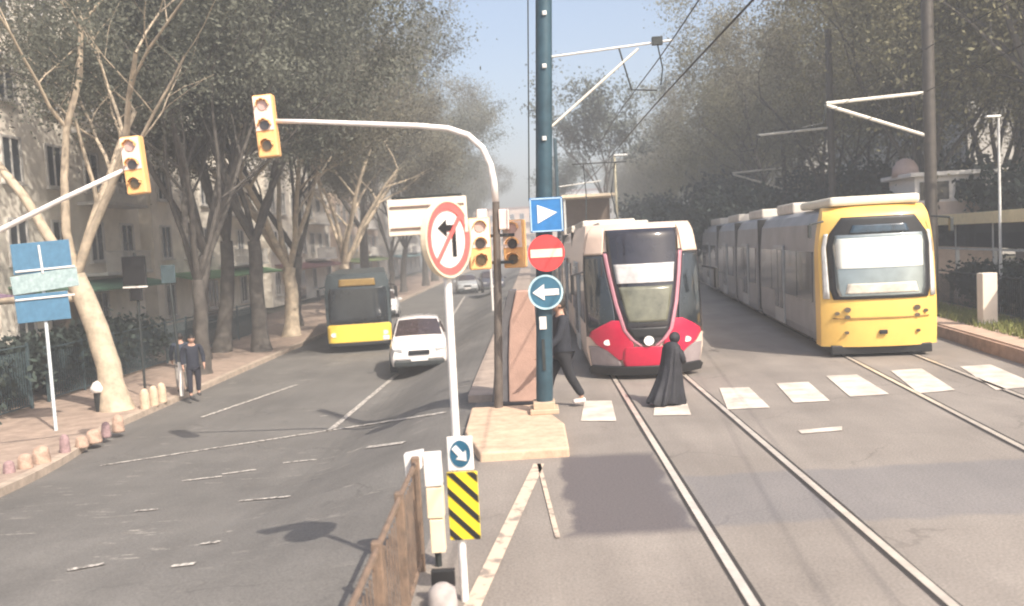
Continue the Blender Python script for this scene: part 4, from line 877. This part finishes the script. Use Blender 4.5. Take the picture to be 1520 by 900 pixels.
def person(label, loc, rz, H=1.75, top=(.02, .02, .025), legs=(.02, .022, .028), shoe=(.5, .48, .46), stride=.26, armswing=.3, bag=False, s=1.):
    r = T('person', label, 'person', loc, rz); k = H / 1.75; r.scale = (k * 1.12, k * 1.12, k)
    mt = mat('cloth_%d_%d_%d' % tuple(int(c * 1000) for c in top), top, .85, var=.2, bump=.2, bscale=20); ml = mat('cloth_%d_%d_%d' % tuple(int(c * 1000) for c in legs), legs, .85, var=.2); ms = mat('shoe_%d' % int(shoe[0] * 1000), shoe, .6)
    hp = Vector((0, 0, .93)); ft = [Vector((-.10, -stride, .09)), Vector((.10, stride, .13))]; kn = [Vector((-.105, -stride * .62, .50)), Vector((.105, stride * .30, .49))]
    sh = [Vector((-.19, 0, 1.43)), Vector((.19, 0, 1.43))]; el = [Vector((-.25, armswing * .35, 1.15)), Vector((.25, -armswing * .35, 1.15))]; ha = [Vector((-.24, armswing * .5 - .08, .90)), Vector((.24, -armswing * .9 - .06, .93))]
    # continuous body, facing -Y
    V = [(hp, .11), (Vector((0, 0, 1.15)), (.12, .09)), (Vector((0, 0, 1.36)), (.14, .10)), (Vector((0, 0, 1.48)), .06), (Vector((0, -.01, 1.55)), .052), (Vector((0, -.02, 1.63)), (.075, .088)), (Vector((0, -.015, 1.70)), (.07, .085))]
    E = [(0, 1), (1, 2), (2, 3), (3, 4), (4, 5), (5, 6)]
    for i in range(2):
        k_ = len(V); V += [(Vector((sh[i].x * .55, 0, 1.42)), .065), (sh[i], .055), (el[i], .042), (ha[i], .03)]; E += [(2, k_), (k_, k_ + 1), (k_ + 1, k_ + 2), (k_ + 2, k_ + 3)]
        d = (ha[i] - el[i]).normalized(); palm = ha[i] + d * .07; V.append((palm, (.032, .016))); E.append((k_ + 3, k_ + 4))
        for j in range(4):
            o1 = palm + d * .05 + Vector((0, (j - 1.5) * .02, 0)); o2 = o1 + d * (.035 - .004 * abs(j - 1.3)) + Vector((-.01 * (1 if i else -1), -.012, 0)); a_ = len(V); V += [(o1, .009), (o2, .007)]; E += [(k_ + 4, a_), (a_, a_ + 1)]
        a_ = len(V); V += [(palm + Vector((0, -.04, .0)), .010), (palm + Vector((0, -.055, -.03)), .008)]; E += [(k_ + 4, a_), (a_, a_ + 1)]
        k_ = len(V); V += [(Vector((ft[i].x * .9, 0, .88)), .085), (kn[i], .055), (ft[i], .036), (ft[i] + Vector((0, -.12, -.05)), .034)]; E += [(0, k_), (k_, k_ + 1), (k_ + 1, k_ + 2), (k_ + 2, k_ + 3)]
    bd = skin_obj('body', V, E, M_SKIN, r); HC = Vector((0, -.025, 1.63)); add_head(bd, HC)
    V = [(Vector((0, 0, .72)), (.17, .15)), (Vector((0, 0, .90)), (.175, .145)), (Vector((0, 0, 1.15)), (.165, .13)), (Vector((0, 0, 1.36)), (.17, .125)), (Vector((0, 0, 1.49)), .075)]; E = [(0, 1), (1, 2), (2, 3), (3, 4)]
    for i in range(2): k_ = len(V); V += [(Vector((sh[i].x * .6, 0, 1.42)), .085), (sh[i] * 1.0, .072), (el[i], .058), (ha[i] + (el[i] - ha[i]) * .1, .045)]; E += [(3, k_), (k_, k_ + 1), (k_ + 1, k_ + 2), (k_ + 2, k_ + 3)]
    skin_obj('jacket', V, E, mt, r)
    V = [(Vector((0, 0, .93)), (.145, .12))]; E = []
    for i in range(2): k_ = len(V); V += [(Vector((ft[i].x * .9, 0, .82)), .10), (kn[i], .075), (ft[i] + Vector((0, .005, .03)), .058)]; E += [(0, k_), (k_, k_ + 1), (k_ + 1, k_ + 2)]
    skin_obj('trousers', V, E, ml, r)
    for i in range(2): skin_obj('shoe', [(ft[i] + Vector((0, .05, -.035)), .05), (ft[i] + Vector((0, -.05, -.04)), .05), (ft[i] + Vector((0, -.15, -.05)), (.045, .035))], [(0, 1), (1, 2)], ms, r)
    ellipsoid_cap('hair', HC + Vector((0, .008, .012)), .084, .102, .122, lambda p: p.z > .22 or (p.y > -.25 and p.z > -.45), M_HAIR, r)
    MB().box((0, -.112, 1.583), (.04, .012, .008)).build('mouth', mat('lips', (.3, .12, .1), .6), r)
    for s_ in (-1, 1):
        MB().disc((s_ * .03, 0, 1.655), .011, .007, -.116, -.10, 10).build('eye', M_BLACK, r)
    return r
p1 = atg(845, 603); person('person in dark clothes and pale shoes walking left behind the catenary pole', (p1.x - .08, p1.y, 0), R(-75), 1.9, (.02, .022, .03), (.018, .018, .022), (.62, .55, .52), .24)
q = at(850, 552, p1.y); hb = MB(); hb.box((0, 0, 0), (.12, .1, .14)); 
# woman in black: body inside a long robe and headscarf
p2 = atg(992, 600); wr_ = T('person', 'person in a long black robe and headscarf crossing in front of the red tram', 'person', (p2.x + .03, p2.y, 0), R(125)); wr_.scale = (.84, .84, .72); wr_.rotation_euler[0] = R(7)
V = [(Vector((0, 0, .85)), .12), (Vector((0, 0, 1.1)), (.12, .09)), (Vector((0, 0, 1.3)), (.14, .10)), (Vector((0, -.01, 1.42)), .05), (Vector((0, -.03, 1.50)), (.075, .09)), (Vector((0, -.03, 1.57)), (.07, .085))]; E = [(i, i + 1) for i in range(5)]
for s_ in (-1, 1):
    k_ = len(V); V += [(Vector((s_ * .1, 0, .8)), .08), (Vector((s_ * .1, -.05 * s_, .45)), .05), (Vector((s_ * .09, -.1 * s_, .07)), .035), (Vector((s_ * .09, -.1 * s_ - .12, .03)), .03)]; E += [(0, k_), (k_, k_ + 1), (k_ + 1, k_ + 2), (k_ + 2, k_ + 3)]
    k_ = len(V); V += [(Vector((s_ * .17, 0, 1.32)), .05), (Vector((s_ * .21, -.04, 1.08)), .04), (Vector((s_ * .10, -.22, 1.0)), .028)]; E += [(2, k_), (k_, k_ + 1), (k_ + 1, k_ + 2)]
bd = skin_obj('body', V, E, M_SKIN, wr_); HC = Vector((0, -.05, 1.58)); add_head(bd, HC)
M_ROBE = mat('robe_black', (.016, .016, .021), .65, var=.6, scale=4, bump=.6)
b = MB(); prof = [(.0, .30, .36, .16), (.06, .31, .36, .16), (.25, .28, .32, .15), (.5, .255, .27, .13), (.8, .235, .22, .10), (.98, .225, .20, .06), (1.15, .225, .18, .04), (1.28, .225, .165, .02), (1.37, .19, .145, .01), (1.44, .11, .11, 0)]; n = 96; vs = []
for z, a, c, am in prof:
    for j in range(n):
        t = 2 * math.pi * j / n; q_ = t * 6 + 1.3 * math.sin(t * 2 + 1) + z * 1.1
        f = 1 + am * (abs(math.sin(q_)) ** .6 - .6) + am * .5 * math.sin(t * 11 + z * 3); back = max(0, math.sin(t)) * .16 * max(0, 1 - z / .7)
        vs.append((a * f * math.cos(t), c * f * math.sin(t) + back + .03, z + (.03 * math.sin(t * 5) if z < .1 else 0) + .02))
b.add(vs, [(i * n + j, i * n + (j + 1) % n, (i + 1) * n + (j + 1) % n, (i + 1) * n + j) for i in range(len(prof) - 1) for j in range(n)]); b.build('robe', M_ROBE, wr_, smooth=50)
ellipsoid_cap('headscarf', HC + Vector((0, .012, .0)), .10, .125, .14, lambda p: p.y > -.72 or p.z > .62 or p.z < -.75, M_ROBE, wr_)
skin_obj('scarf_drape', [(Vector((0, .02, 1.50)), (.10, .10)), (Vector((0, .02, 1.38)), (.17, .14)), (Vector((0, .04, 1.18)), (.20, .17))], [(0, 1), (1, 2)], M_ROBE, wr_)
for s_ in (-1, 1): skin_obj('sleeve', [(Vector((s_ * .17, 0, 1.33)), .08), (Vector((s_ * .23, -.06, 1.08)), .08), (Vector((s_ * .10, -.22, 1.0)), .06)], [(0, 1), (1, 2)], M_ROBE, wr_)
for s_ in (-1, 1): skin_obj('shoe', [(Vector((s_ * .09, -.1 * s_ - .02 - .12, .05)), .05), (Vector((s_ * .09, -.1 * s_ - .16 - .12, .04)), .04)], [(0, 1)], M_BLACK, wr_)
# pedestrians on the left pavement
q = atg(290, 590, .14); person('person in a dark coat standing under the dark trunks at left', (q.x, q.y, gz(q.x, q.y) + .14), R(30), 1.72, (.015, .018, .03), (.02, .02, .03), (.05, .05, .05), .05, .1)
q = atg(262, 596, .14); person('person in a grey top beside the dark-coated one on the left pavement', (q.x - .4, q.y + 1.5, gz(q.x, q.y + 1) + .14), R(200), 1.7, (.03, .04, .06), (.30, .28, .26), (.05, .05, .05), .12, .2)

# ------------------------------------------------------------ haze
hz = MB().box((5, 140, 13.9), (160, 300, 31.6)).build('haze', M_WHITEP); hz.data.materials.clear()
m = bpy.data.materials.new('haze_air'); m.use_nodes = True; N = m.node_tree.nodes; N.remove(N['Principled BSDF']); v = N.new('ShaderNodeVolumePrincipled')
v.inputs['Color'].default_value = (.93, .955, .98, 1); v.inputs['Density'].default_value = .0044; v.inputs['Anisotropy'].default_value = .1
m.node_tree.links.new(v.outputs[0], N['Material Output'].inputs['Volume']); hz.data.materials.append(m); S(hz, 'stuff')
